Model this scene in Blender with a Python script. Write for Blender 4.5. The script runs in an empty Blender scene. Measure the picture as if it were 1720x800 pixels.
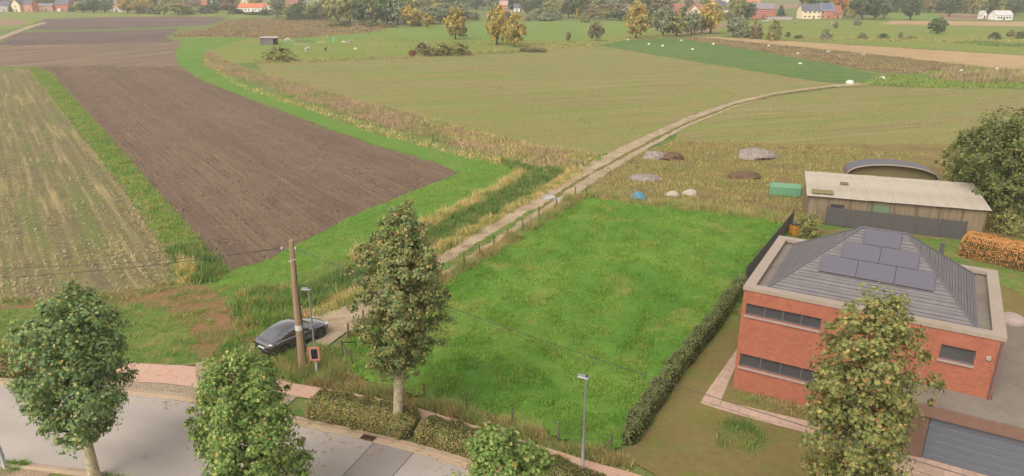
import bpy, bmesh, math, random
import numpy as np
from math import sin, cos, atan, radians, pi
from mathutils import Vector, Matrix
from mathutils.geometry import tessellate_polygon

sc = bpy.context.scene
COL = sc.collection
random.seed(7)
RNG = np.random.default_rng(11)

# ------------------------------------------------------------------ camera, world, sun, exposure
F, YH, H = 1200.0, -25.0, 21.0            # focal length (photo px), horizon row, drone height
PITCH = atan((400 - YH) / F)
cam = bpy.data.cameras.new('camera')
cam_o = bpy.data.objects.new('camera', cam)
COL.objects.link(cam_o)
cam_o.location = (0, 0, H)
cam_o.rotation_euler = (pi / 2 - PITCH, 0, 0)
cam.sensor_width = 36
cam.lens = F / 1720 * 36
cam.clip_start = 0.1
cam.clip_end = 8000
sc.camera = cam_o

SUN_EL, SUN_AZ = radians(48), radians(215)
w = bpy.data.worlds.new('World'); sc.world = w; w.use_nodes = True
wt = w.node_tree
sky = wt.nodes.new('ShaderNodeTexSky'); sky.sky_type = 'NISHITA'; sky.sun_disc = False
sky.sun_elevation = SUN_EL; sky.sun_rotation = SUN_AZ
sky.dust_density = 3.0; sky.air_density = 1.0
hs = wt.nodes.new('ShaderNodeHueSaturation'); hs.inputs['Saturation'].default_value = 0.12
wt.links.new(sky.outputs[0], hs.inputs['Color'])
tint = wt.nodes.new('ShaderNodeMix'); tint.data_type = 'RGBA'; tint.blend_type = 'MULTIPLY'; tint.inputs[0].default_value = 1
tint.inputs[7].default_value = (1.0, .945, .85, 1)          # warm grey overcast
wt.links.new(hs.outputs[0], tint.inputs[6]); wt.links.new(tint.outputs[2], wt.nodes['Background'].inputs[0])
wt.nodes['Background'].inputs[1].default_value = 0.15
sun = bpy.data.lights.new('sun', 'SUN'); sun.energy = 0.9; sun.angle = radians(40); sun.color = (1, .95, .86)
sun_o = bpy.data.objects.new('sun', sun); COL.objects.link(sun_o)
sd = Vector((sin(SUN_AZ) * cos(SUN_EL), cos(SUN_AZ) * cos(SUN_EL), sin(SUN_EL)))
sun_o.rotation_euler = sd.to_track_quat('Z', 'Y').to_euler()
sun_o.location = (0, 0, 60)
sc.view_settings.view_transform = 'Standard'; sc.view_settings.look = 'None'
sc.view_settings.exposure = 1.12; sc.view_settings.gamma = 1
sc.cycles.max_bounces = 6; sc.cycles.volume_bounces = 0

# ------------------------------------------------------------------ geometry helpers
def at(px, py, z=0.0):
    x = (px - 860) / F; y = (400 - py) / F
    d = (x, cos(PITCH) + y * sin(PITCH), -sin(PITCH) + y * cos(PITCH))
    t = (z - H) / d[2]
    return Vector((d[0] * t, d[1] * t, z))

def mpp(p):
    """metres per photo pixel at a ground point"""
    return (p[1] * cos(PITCH) + (H - 0) * sin(PITCH)) / F

def lin(r, g, b, k=0.60):
    f = lambda c: ((c / 255 + .055) / 1.055) ** 2.4 if c > 10 else c / 255 / 12.92
    return (f(r) * k, f(g) * k, f(b) * k, 1)

def leafc(r, g, b):
    return lin(r, g, b, 1.08)

def tag(o, label=None, cat=None, group=None, kind=None):
    if label: o['label'] = label
    if cat: o['category'] = cat
    if group: o['group'] = group
    if kind: o['kind'] = kind
    return o

def link(name, me, parent=None, mats=None):
    o = bpy.data.objects.new(name, me); COL.objects.link(o)
    if mats is not None:
        for m in (mats if isinstance(mats, (list, tuple)) else [mats]): me.materials.append(m)
    if parent is not None: o.parent = parent
    return o

def empty(name, loc=(0, 0, 0), rz=0, label=None, cat=None, group=None):
    o = bpy.data.objects.new(name, None); COL.objects.link(o)
    o.location = loc; o.rotation_euler = (0, 0, rz); o.empty_display_size = .3
    return tag(o, label, cat, group)

def tri_mesh(name, V, T, mat_idx=None):
    me = bpy.data.meshes.new(name)
    V = np.ascontiguousarray(V, dtype=np.float32); T = np.ascontiguousarray(T, dtype=np.int32)
    n = T.shape[1]
    me.vertices.add(len(V)); me.vertices.foreach_set('co', V.ravel())
    me.loops.add(T.size); me.loops.foreach_set('vertex_index', T.ravel())
    me.polygons.add(len(T))
    me.polygons.foreach_set('loop_start', np.arange(0, T.size, n, dtype=np.int32))
    me.polygons.foreach_set('loop_total', np.full(len(T), n, dtype=np.int32))
    if mat_idx is not None: me.polygons.foreach_set('material_index', np.asarray(mat_idx, dtype=np.int32))
    me.update(calc_edges=True); me.validate()
    return me

class MB:
    """collects shapes, builds one mesh"""
    def __init__(s): s.v = []; s.f = []
    def add(s, vs, fs):
        o = len(s.v); s.v += [tuple(v) for v in vs]; s.f += [tuple(i + o for i in f) for f in fs]; return s
    def box(s, c, d, rz=0, rx=0, ry=0, b=0.0):
        hx, hy, hz = d[0] / 2, d[1] / 2, d[2] / 2
        R = Matrix.Rotation(rz, 3, 'Z') @ Matrix.Rotation(ry, 3, 'Y') @ Matrix.Rotation(rx, 3, 'X')
        if b <= 0:
            vs = [R @ Vector((x, y, z)) + Vector(c) for z in (-hz, hz) for x, y in ((-hx, -hy), (hx, -hy), (hx, hy), (-hx, hy))]
            return s.add(vs, [(3, 2, 1, 0), (4, 5, 6, 7), (0, 1, 5, 4), (1, 2, 6, 5), (2, 3, 7, 6), (3, 0, 4, 7)])
        b = min(b, hx * .9, hy * .9, hz * .9)
        ring = lambda ix, iy, z: [(-ix, -iy, z), (ix, -iy, z), (ix, iy, z), (-ix, iy, z)]
        def oct_(z, i):
            return [(-hx + b, -hy + i, z), (hx - b, -hy + i, z), (hx - i, -hy + b, z), (hx - i, hy - b, z), (hx - b, hy - i, z), (-hx + b, hy - i, z), (-hx + i, hy - b, z), (-hx + i, -hy + b, z)]
        L = [oct_(-hz, b * .6), oct_(-hz + b, 0), oct_(hz - b, 0), oct_(hz, b * .6)]
        vs = [R @ Vector(p) + Vector(c) for l in L for p in l]
        fs = [tuple(range(7, -1, -1)), tuple(range(24, 32))]
        for k in range(3):
            for i in range(8):
                j = (i + 1) % 8; fs.append((k * 8 + i, k * 8 + j, k * 8 + 8 + j, k * 8 + 8 + i))
        return s.add(vs, fs)
    def tube(s, pts, rads, n=8, cap=True):
        pts = [Vector(p) for p in pts]
        if not isinstance(rads, (list, tuple)): rads = [rads] * len(pts)
        vs = []; fs = []
        for i, p in enumerate(pts):
            d = (pts[min(i + 1, len(pts) - 1)] - pts[max(i - 1, 0)]).normalized()
            a = d.orthogonal().normalized() if abs(d.z) < .95 else Vector((1, 0, 0)) - d * d.x
            a.normalize(); b = d.cross(a)
            for k in range(n):
                t = 2 * pi * k / n; vs.append(p + (a * cos(t) + b * sin(t)) * rads[i])
        for i in range(len(pts) - 1):
            for k in range(n):
                j = (k + 1) % n; fs.append((i * n + k, i * n + j, i * n + n + j, i * n + n + k))
        if cap: fs += [tuple(range(n - 1, -1, -1)), tuple(range((len(pts) - 1) * n, len(pts) * n))]
        return s.add(vs, fs)
    def prism(s, poly, z0, z1):
        n = len(poly)
        vs = [(x, y, z0) for x, y in poly] + [(x, y, z1) for x, y in poly]
        fs = [tuple(range(n - 1, -1, -1)), tuple(range(n, 2 * n))] + [(i, (i + 1) % n, n + (i + 1) % n, n + i) for i in range(n)]
        return s.add(vs, fs)
    def lathe(s, c, prof, n=16):
        vs = []; fs = []
        for r, z in prof:
            for k in range(n): vs.append((c[0] + r * cos(2 * pi * k / n), c[1] + r * sin(2 * pi * k / n), c[2] + z))
        for i in range(len(prof) - 1):
            for k in range(n):
                j = (k + 1) % n; fs.append((i * n + k, i * n + j, i * n + n + j, i * n + n + k))
        return s.add(vs, fs)
    def mesh(s, name, smooth=False):
        me = bpy.data.meshes.new(name); me.from_pydata(s.v, [], s.f); me.update()
        if smooth: me.polygons.foreach_set('use_smooth', [True] * len(me.polygons))
        return me
    def build(s, name, mat, parent=None, smooth=False):
        return link(name, s.mesh(name, smooth), parent, mat)

# ------------------------------------------------------------------ materials
class NT:
    def __init__(s, name):
        s.m = bpy.data.materials.new(name); s.m.use_nodes = True; s.t = s.m.node_tree
        s.b = s.t.nodes['Principled BSDF']; s.out = s.t.nodes['Material Output']
        s.co = s.t.nodes.new('ShaderNodeTexCoord').outputs['Object']
    def n(s, ty, **kw):
        nd = s.t.nodes.new(ty)
        for k, v in kw.items():
            setattr(nd, k, v)
        return nd
    def set(s, sock, v):
        if hasattr(v, 'is_output') or isinstance(v, bpy.types.NodeSocket): s.t.links.new(v, sock)
        else: sock.default_value = v
    def noise(s, scale, detail=4, rough=.55, vec=None, dist=0):
        nd = s.n('ShaderNodeTexNoise'); nd.inputs['Scale'].default_value = scale
        nd.inputs['Detail'].default_value = detail; nd.inputs['Roughness'].default_value = rough
        nd.inputs['Distortion'].default_value = dist
        s.t.links.new(vec or s.co, nd.inputs['Vector']); return nd.outputs['Fac']
    def ramp(s, fac, a, b, lo=0., hi=1.):
        nd = s.n('ShaderNodeMapRange'); nd.clamp = True
        s.set(nd.inputs[0], fac)
        for i, v in zip((1, 2, 3, 4), (a, b, lo, hi)): nd.inputs[i].default_value = v
        return nd.outputs[0]
    def mix(s, fac, a, b, mode='MIX'):
        nd = s.n('ShaderNodeMix', data_type='RGBA', blend_type=mode)
        s.set(nd.inputs[0], fac); s.set(nd.inputs[6], a); s.set(nd.inputs[7], b); return nd.outputs[2]
    def math(s, op, a, b=0.):
        nd = s.n('ShaderNodeMath', operation=op); s.set(nd.inputs[0], a); s.set(nd.inputs[1], b); return nd.outputs[0]
    def bright(s, col, val):
        nd = s.n('ShaderNodeHueSaturation'); s.set(nd.inputs['Color'], col); s.set(nd.inputs['Value'], val); return nd.outputs[0]
    def dot(s, v, vec=None):
        nd = s.n('ShaderNodeVectorMath', operation='DOT_PRODUCT'); s.t.links.new(vec or s.co, nd.inputs[0]); nd.inputs[1].default_value = v
        return nd.outputs['Value']
    def bump(s, h, dist, strength=1.0):
        nd = s.n('ShaderNodeBump'); nd.inputs['Distance'].default_value = dist; nd.inputs['Strength'].default_value = strength
        s.set(nd.inputs['Height'], h); s.t.links.new(nd.outputs[0], s.b.inputs['Normal'])
    def done(s, col, rough=.9, metal=0., spec=.25):
        s.set(s.b.inputs['Base Color'], col); s.set(s.b.inputs['Roughness'], rough)
        s.b.inputs['Metallic'].default_value = metal; s.b.inputs['Specular IOR Level'].default_value = spec
        return s.m

def mat_ground(name, c1, c2, big=.06, c3=None, mid=.6, cov=(.5, .62), fine=3.0, amp=.35, bump=.06, rows=None, fleck=None, world=False, streak=None):
    s = NT(name)
    if world: s.co = s.n('ShaderNodeNewGeometry').outputs['Position']
    col = s.mix(s.ramp(s.noise(big, 5, .6), .38, .62), c1, c2)
    if c3: col = s.mix(s.ramp(s.noise(mid, 5, .65), *cov), col, c3)
    if rows:
        for (dx, dy), per, wob, c, k in rows:
            d = s.dot((dx / per, dy / per, 0))
            d = s.math('ADD', d, s.math('MULTIPLY', s.noise(.12, 3), wob))
            wv = s.math('SINE', s.math('MULTIPLY', d, 2 * pi))
            wv = s.math('MULTIPLY', s.ramp(wv, -.3, 1), s.ramp(s.noise(.25, 4, .7), .25, .75, .2, 1))
            col = s.mix(s.math('MULTIPLY', wv, k), col, c)
    if streak:
        for (dx, dy), al, ac, c, k, c0_ in streak:
            cb = s.n('ShaderNodeCombineXYZ'); s.set(cb.inputs[0], s.dot((dx * al, dy * al, 0))); s.set(cb.inputs[1], s.dot((-dy * ac, dx * ac, 0)))
            f_ = s.ramp(s.noise(1, 4, .7, cb.outputs[0]), c0_, c0_ + .14)
            col = s.mix(s.math('MULTIPLY', f_, k), col, c)
    if fleck:
        fs, cov2, fc = fleck
        col = s.mix(s.ramp(s.noise(fs, 3, .8), cov2, cov2 + .08), col, fc)
    fn = s.noise(fine, 6, .75)
    col = s.bright(col, s.ramp(fn, .25, .75, 1 - amp, 1 + amp))
    if bump: s.bump(s.noise(fine * .7, 5, .7), bump)
    return s.done(col, .95, spec=.1)

def mat_leaf(name, cols, k=.25, trans=.35, rough=.6):
    """leaf colours picked per leaf; cols = list of (weight, colour)"""
    s = NT(name)
    g = s.n('ShaderNodeNewGeometry').outputs['Random Per Island']
    r = s.n('ShaderNodeValToRGB'); r.color_ramp.interpolation = 'CONSTANT'
    tot = sum(c[0] for c in cols); acc = 0
    els = r.color_ramp.elements
    while len(els) < len(cols): els.new(1)
    for e, (wt_, c) in zip(els, cols):
        e.position = acc / tot; e.color = c; acc += wt_
    s.t.links.new(g, r.inputs[0])
    wn = s.n('ShaderNodeTexWhiteNoise', noise_dimensions='1D'); s.t.links.new(g, wn.inputs['W'])
    col = s.bright(r.outputs[0], s.ramp(wn.outputs['Value'], 0, 1, 1 - k, 1 + k))
    s.done(col, rough, spec=.25)
    tr = s.n('ShaderNodeBsdfTranslucent'); s.t.links.new(col, tr.inputs[0])
    mx = s.n('ShaderNodeMixShader'); mx.inputs[0].default_value = trans
    s.t.links.new(s.b.outputs[0], mx.inputs[1]); s.t.links.new(tr.outputs[0], mx.inputs[2])
    s.t.links.new(mx.outputs[0], s.out.inputs['Surface'])
    return s.m

def mat_blade(name, c1, c2, c3, big=.25, cov=(.45, .65), k=.3, mid=1.2):
    """grass blades: tone from world position plus a little per-blade chance"""
    s = NT(name)
    s.co = s.n('ShaderNodeNewGeometry').outputs['Position']
    col = s.mix(s.ramp(s.noise(big, 4), .38, .62), c1, c2)
    col = s.mix(s.ramp(s.noise(mid, 4, .6), *cov), col, c3)
    g = s.n('ShaderNodeNewGeometry').outputs['Random Per Island']
    col = s.bright(col, s.ramp(g, 0, 1, 1 - k, 1 + k))
    s.done(col, .8, spec=.1)
    tr = s.n('ShaderNodeBsdfTranslucent'); s.t.links.new(col, tr.inputs[0])
    mx = s.n('ShaderNodeMixShader'); mx.inputs[0].default_value = .35
    s.t.links.new(s.b.outputs[0], mx.inputs[1]); s.t.links.new(tr.outputs[0], mx.inputs[2])
    s.t.links.new(mx.outputs[0], s.out.inputs['Surface'])
    return s.m

def mat_plain(name, c, rough=.6, metal=0., spec=.4, amp=.12, scale=6., bump=0., big=None):
    s = NT(name)
    col = s.bright(c, s.ramp(s.noise(scale, 5, .7), .3, .7, 1 - amp, 1 + amp))
    if big: col = s.mix(s.ramp(s.noise(big[0], 4, .6), .45, .7), col, big[1])
    if bump: s.bump(s.noise(scale * 2, 4), bump)
    return s.done(col, rough, metal, spec)

# ground cover
SOILROW = (.815, .579)
m_base = mat_ground('rough_grass', lin(112, 124, 70), lin(132, 132, 80), .02, lin(84, 122, 50), .12, (.5, .65), 1.5, .3, .1)
m_verge = mat_ground('verge_grass', lin(98, 124, 60), lin(112, 132, 66), .2, lin(138, 130, 82), .7, (.48, .64), 3, .34, .1)
m_strip = mat_ground('strip_grass', lin(98, 136, 58), lin(110, 140, 62), .05, lin(132, 142, 74), .25, (.54, .72), 1.6, .22, .06)
m_meadow = mat_ground('meadow_grass', lin(90, 132, 52), lin(110, 144, 60), .16, lin(138, 142, 74), .3, (.54, .74), 2.6, .25, .1)
m_pasture = mat_ground('pasture_grass', lin(118, 138, 60), lin(134, 142, 72), .03, lin(146, 136, 84), .08, (.5, .65), .5, .15, 0)
m_bright = mat_ground('bright_pasture_grass', lin(110, 140, 64), lin(120, 144, 70), .03, lin(138, 142, 80), .1, (.5, .66), .8, .2, 0, rows=[((.2, .98), 14, .8, lin(128, 140, 76), .5)])
m_soil = mat_ground('ploughed_soil', lin(122, 100, 87), lin(132, 110, 94), .03, lin(144, 123, 102), .5, (.52, .72), 4.5, .45, .14,
                    rows=[(SOILROW, 3.1, .7, lin(142, 124, 98), .6), (SOILROW, 12.5, .5, lin(100, 82, 72), .4), (SOILROW, .75, .4, lin(96, 78, 70), .3)], fleck=(4, .64, lin(172, 150, 124)),
                    streak=[((.584, -.812), .035, 1.5, lin(140, 120, 98), .5, .5), ((.584, -.812), .12, 4.5, lin(88, 72, 64), .6, .5)])
m_soil_far = mat_ground('ploughed_soil_far', lin(122, 101, 90), lin(130, 110, 96), .03, lin(140, 122, 102), .4, (.5, .7), 3, .25, .1,
                        rows=[((.94, -.34), 4.2, .9, lin(146, 128, 104), .3)],
                        streak=[((.34, .94), .012, .28, lin(156, 136, 110), 1., .47), ((.34, .94), .03, 1.2, lin(100, 84, 76), .6, .5)])
m_soil_dark = mat_ground('fresh_soil', lin(104, 88, 86), lin(116, 98, 92), .03, lin(126, 108, 98), .2, (.5, .7), 1.2, .25, .1)
m_stub = mat_ground('maize_stubble', lin(126, 116, 84), lin(122, 122, 78), .09, lin(114, 100, 84), .5, (.48, .66), 5, .34, .08,
                    rows=[((.81, .584), 1.5, .35, lin(158, 142, 104), .5)], fleck=(2.6, .64, lin(190, 170, 126)),
                    streak=[((.584, -.812), .05, 1.1, lin(182, 160, 116), .8, .52), ((.584, -.812), .03, .35, lin(112, 124, 70), .7, .5)])
m_olive = mat_ground('sown_field', lin(146, 136, 90), lin(140, 138, 86), .05, lin(132, 140, 78), .09, (.48, .66), 2.4, .34, .08,
                     rows=[((-.3, .95), 2.6, .7, lin(158, 144, 98), .25)], fleck=(1.7, .62, lin(178, 158, 116)),
                     streak=[((.95, .3), .03, .5, lin(130, 110, 80), .75, .52), ((.95, .3), .015, .12, lin(124, 142, 68), .8, .51), ((.95, .3), .01, .3, lin(164, 150, 108), .6, .53)])
m_clover = mat_ground('dark_crop', lin(96, 124, 66), lin(88, 118, 60), .03, lin(116, 130, 70), .2, (.5, .7), 1., .22, .08,
                      rows=[((.35, .94), 9, .6, lin(116, 134, 76), .7)])
m_heath = mat_ground('dry_heath', lin(142, 120, 92), lin(118, 118, 72), .06, lin(112, 94, 76), .12, (.48, .6), .8, .4, .2)
m_beige = mat_ground('beige_stubble', lin(186, 158, 118), lin(176, 148, 112), .03, lin(160, 136, 98), .12, (.5, .7), .9, .2, .05,
                     rows=[((.3, .95), 5, .5, lin(196, 170, 130), .5)])
m_brownfield = mat_ground('bare_field', lin(158, 128, 106), lin(150, 126, 98), .02, None, .1, (.5, .7), .5, .15, 0)
m_track = mat_ground('track_earth', lin(188, 169, 144), lin(170, 150, 125), .25, lin(142, 118, 92), .9, (.52, .7), 5, .22, .05, fleck=(4, .7, lin(200, 184, 160)))
m_earth = mat_ground('bare_earth', lin(150, 114, 86), lin(136, 110, 78), .4, lin(112, 124, 68), .55, (.52, .66), 4, .34, .06, fleck=(5, .66, lin(168, 146, 118)))
m_rough = mat_ground('weedy_yard', lin(144, 124, 80), lin(130, 122, 72), .12, lin(124, 104, 76), .3, (.5, .65), 2., .3, .12)
m_lawn = mat_ground('dry_lawn', lin(134, 122, 76), lin(126, 112, 72), .15, lin(112, 124, 58), .35, (.52, .68), 3, .18, .06)
m_verge_dry = mat_ground('dry_verge', lin(128, 116, 68), lin(110, 118, 60), .35, lin(150, 120, 72), .9, (.5, .66), 4, .3, .1)

# blades and leaves
b_meadow = mat_blade('meadow_blades', leafc(100, 136, 56), leafc(122, 150, 66), leafc(150, 146, 78), .16, (.54, .74), .42, .3)
b_verge = mat_blade('verge_blades', leafc(104, 136, 66), leafc(122, 144, 72), leafc(156, 144, 92), .2, (.48, .64), .38, .9)
b_weed = mat_blade('weed_blades', leafc(132, 144, 84), leafc(164, 146, 100), leafc(140, 130, 88), .5, (.5, .66), .4)
b_dry = mat_blade('dry_weed_stems', leafc(160, 136, 114), leafc(134, 136, 86), leafc(178, 154, 116), .12, (.5, .66), .42, .6)
b_straw = mat_blade('straw_reed', leafc(198, 170, 122), leafc(184, 164, 108), leafc(142, 150, 84), .3, (.47, .6), .35, .9)
b_reed = mat_blade('green_reed', leafc(94, 120, 64), leafc(110, 130, 70), leafc(144, 140, 86), .25, (.52, .7), .38, .8)
b_heath = mat_blade('heath_stems', leafc(150, 128, 98), leafc(136, 126, 86), leafc(120, 100, 84), .05, (.5, .64), .35, .15)
b_stubble = mat_leaf('straw_bits', [(3, lin(200, 180, 136)), (2, lin(180, 160, 112)), (2, lin(166, 158, 100)), (1, lin(210, 198, 168))], .2, .1)
l_plane = mat_leaf('plane_leaves', [(5, leafc(92, 116, 69)), (4, leafc(110, 129, 76)), (3, leafc(134, 146, 95)), (2, leafc(103, 123, 95)), (1, leafc(158, 153, 97)), (.3, leafc(165, 129, 80))], .3)
l_plane_bright = mat_leaf('plane_leaves_fresh', [(5, leafc(94, 120, 63)), (4, leafc(112, 133, 69)), (3, leafc(127, 142, 78)), (1.5, leafc(156, 155, 93)), (.3, leafc(165, 136, 82))], .3)
l_autumn = mat_leaf('turning_leaves', [(5, leafc(107, 118, 72)), (4, leafc(121, 125, 76)), (3, leafc(138, 127, 84)), (3, leafc(96, 112, 74)), (.4, leafc(165, 131, 86)), (.8, leafc(165, 151, 95))], .3)
l_olive = mat_leaf('yellowing_leaves', [(5, leafc(114, 120, 69)), (4, leafc(127, 125, 74)), (3, leafc(101, 110, 65)), (2, leafc(149, 136, 82)), (.6, leafc(156, 120, 76))], .28)
l_hedge = mat_leaf('hedge_leaves', [(5, leafc(116, 124, 72)), (4, leafc(130, 130, 76)), (3, leafc(146, 126, 84)), (2, leafc(156, 122, 90)), (2, leafc(100, 112, 68)), (.8, leafc(190, 166, 88))], .3)
l_hedge_green = mat_leaf('green_hedge_leaves', [(5, leafc(104, 116, 70)), (4, leafc(114, 120, 74)), (3, leafc(90, 104, 64)), (1, leafc(134, 124, 76))], .3)
l_orange = mat_leaf('orange_hedge_leaves', [(5, leafc(204, 146, 92)), (4, leafc(192, 136, 84)), (2, leafc(176, 146, 88))], .15)
KL = {
 'y': mat_leaf('golden_leaves', [(5, leafc(184, 152, 78)), (4, leafc(160, 144, 74)), (4, leafc(134, 130, 70)), (2, leafc(112, 112, 66)), (.6, leafc(190, 132, 68))], .28),
 'g': mat_leaf('dark_green_leaves', [(5, leafc(74, 94, 60)), (4, leafc(86, 102, 64)), (2, leafc(64, 82, 60)), (1, leafc(106, 110, 66))], .3),
 's': mat_leaf('silver_leaves', [(5, leafc(128, 134, 104)), (4, leafc(108, 118, 88)), (3, leafc(146, 148, 122)), (2, leafc(92, 106, 80))], .25),
 'o': mat_leaf('olive_leaves', [(5, leafc(134, 132, 80)), (4, leafc(116, 122, 74)), (3, leafc(160, 146, 88)), (2, leafc(92, 102, 62))], .28),
 'b': mat_leaf('brown_leaves', [(5, leafc(126, 114, 84)), (4, leafc(116, 112, 78)), (3, leafc(142, 120, 92)), (2, leafc(104, 104, 76))], .28),
 'r': mat_leaf('russet_leaves', [(5, leafc(178, 100, 62)), (3, leafc(160, 116, 64)), (2, leafc(140, 86, 66)), (2, leafc(120, 112, 64))], .25),
 'c': mat_leaf('conifer_needles', [(5, leafc(58, 78, 62)), (4, leafc(68, 88, 66)), (2, leafc(50, 70, 58))], .25),
 'm': mat_leaf('crimson_leaves', [(5, leafc(136, 66, 66)), (3, leafc(120, 70, 62))], .25),
}

def mat_bark(name, c1, c2):
    s = NT(name)
    mp = s.n('ShaderNodeMapping'); mp.inputs['Scale'].default_value = (1, 1, .45); s.t.links.new(s.co, mp.inputs[0])
    col = s.mix(s.ramp(s.noise(9, 5, .65, mp.outputs[0]), .42, .6), c1, c2)
    s.bump(s.noise(14, 5, .7, mp.outputs[0]), .02)
    return s.done(col, .9, spec=.15)
m_bark = mat_bark('plane_bark', lin(212, 198, 168), lin(168, 156, 126))
m_bark_dark = mat_bark('dark_bark', lin(96, 86, 70), lin(74, 66, 56))

def mat_wood(name, c1, c2, axis=(14, 14, .6)):
    s = NT(name)
    mp = s.n('ShaderNodeMapping'); mp.inputs['Scale'].default_value = axis; s.t.links.new(s.co, mp.inputs[0])
    n_ = s.noise(1, 5, .65, mp.outputs[0])
    s.bump(n_, .01)
    return s.done(s.mix(s.ramp(n_, .35, .65), c1, c2), .85, spec=.15)
m_pole = mat_wood('weathered_pole_wood', lin(182, 156, 126), lin(144, 122, 98))
m_post = mat_wood('grey_post_wood', lin(136, 122, 102), lin(100, 90, 76))
m_boards = mat_wood('grey_boards', lin(150, 140, 138), lin(122, 112, 112))
m_steel = mat_plain('galvanised_steel', lin(176, 178, 180), .45, .6, .5, .08, 10)
m_steel_dark = mat_plain('dark_steel', lin(84, 86, 90), .5, .3)
m_black = mat_plain('black_plastic', lin(40, 42, 46), .4)
m_wire = mat_plain('cable_black', lin(54, 56, 60), .6)
m_fwire = mat_plain('fence_wire', lin(120, 116, 108), .5, .5)
m_white = mat_plain('white_plastic', lin(226, 224, 218), .5)
m_signframe = mat_plain('orange_sign_frame', lin(216, 134, 104), .5)
m_concrete = None

def mat_road(name, c1, c2, c3):
    s = NT(name)
    col = s.mix(s.ramp(s.noise(.22, 5, .6), .38, .62), c1, c2)
    d = s.math('SINE', s.math('MULTIPLY', s.math('ADD', s.dot((.25, .95, 0)), s.math('MULTIPLY', s.noise(.1, 2), 2.)), 2.2))
    col = s.mix(s.math('MULTIPLY', s.ramp(d, -.2, 1), .35), col, c3)
    col = s.bright(col, s.ramp(s.noise(28, 4, .8), .3, .7, .86, 1.14))
    vo = s.n('ShaderNodeTexVoronoi', feature='DISTANCE_TO_EDGE'); vo.inputs['Scale'].default_value = .16; s.t.links.new(s.co, vo.inputs['Vector'])
    ck = s.math('MULTIPLY', s.ramp(vo.outputs['Distance'], .0, .004, 1, 0), s.ramp(s.noise(.15, 3), .5, .56))
    col = s.mix(s.math('MULTIPLY', ck, .5), col, lin(110, 100, 94))
    col = s.mix(s.math('MULTIPLY', s.ramp(s.noise(.9, 5, .75), .6, .72), .3), col, lin(140, 130, 124))
    s.bump(s.noise(45, 4, .8), .006)
    return s.done(col, .85, spec=.2)
m_road = mat_road('road_concrete', lin(178, 168, 162), lin(189, 178, 170), lin(168, 158, 153))
m_patch = mat_road('repair_concrete', lin(158, 149, 147), lin(164, 154, 151), lin(154, 145, 143))
m_joint = mat_plain('joint_tar', lin(92, 86, 82), .9)
m_path = mat_ground('red_path_asphalt', lin(204, 166, 148), lin(210, 174, 156), .25, lin(192, 154, 138), 1.2, (.52, .7), 14, .12, .01)
m_gutter = mat_ground('gutter_concrete', lin(204, 180, 154), lin(196, 170, 144), .5, lin(176, 150, 124), 2, (.55, .7), 12, .12, .01)
m_kerb = mat_ground('kerb_concrete', lin(190, 168, 146), lin(176, 156, 134), .5, lin(150, 132, 110), 2, (.55, .7), 12, .15, .01)

def mat_pavers(name, c1, c2, cm, sx, sy, ang):
    s = NT(name)
    mp = s.n('ShaderNodeMapping'); mp.inputs['Rotation'].default_value = (0, 0, ang); s.t.links.new(s.co, mp.inputs[0])
    br = s.n('ShaderNodeTexBrick'); s.t.links.new(mp.outputs[0], br.inputs['Vector'])
    br.inputs['Scale'].default_value = 1; br.inputs['Brick Width'].default_value = sx; br.inputs['Row Height'].default_value = sy
    br.inputs['Mortar Size'].default_value = .012; br.inputs['Color1'].default_value = c1; br.inputs['Color2'].default_value = c2; br.inputs['Mortar'].default_value = cm
    col = s.bright(br.outputs['Color'], s.ramp(s.noise(3, 5, .7), .3, .7, .85, 1.12))
    s.bump(br.outputs['Fac'], -.01)
    return s.done(col, .9, spec=.15)
m_cobble = mat_pavers('grey_setts', lin(190, 170, 148), lin(170, 152, 132), lin(134, 118, 100), .24, .13, .2)
m_paver = mat_pavers('clinker_pavers', lin(196, 170, 146), lin(180, 152, 130), lin(140, 118, 100), .22, .11, .25)
m_terr = mat_pavers('pink_slabs', lin(206, 176, 158), lin(196, 166, 148), lin(170, 142, 124), .5, .5, .53)

def mat_brick(name, c1, c2, cm):
    s = NT(name)
    sep = s.n('ShaderNodeSeparateXYZ'); s.t.links.new(s.co, sep.inputs[0])
    cmb = s.n('ShaderNodeCombineXYZ'); s.set(cmb.inputs[0], s.math('ADD', sep.outputs[0], sep.outputs[1])); s.set(cmb.inputs[1], sep.outputs[2])
    br = s.n('ShaderNodeTexBrick'); s.t.links.new(cmb.outputs[0], br.inputs['Vector'])
    br.inputs['Scale'].default_value = 1; br.inputs['Brick Width'].default_value = .22; br.inputs['Row Height'].default_value = .075
    br.inputs['Mortar Size'].default_value = .008; br.inputs['Color1'].default_value = c1; br.inputs['Color2'].default_value = c2; br.inputs['Mortar'].default_value = cm
    col = s.bright(br.outputs['Color'], s.ramp(s.noise(1.2, 5, .7), .3, .7, .88, 1.1))
    s.bump(br.outputs['Fac'], -.008)
    return s.done(col, .9, spec=.15)
m_brick = mat_brick('orange_red_brick', lin(198, 122, 96), lin(182, 108, 86), lin(166, 120, 102))
m_brick_brown = mat_brick('brown_brick', lin(140, 108, 94), lin(126, 98, 86), lin(130, 110, 98))

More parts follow.
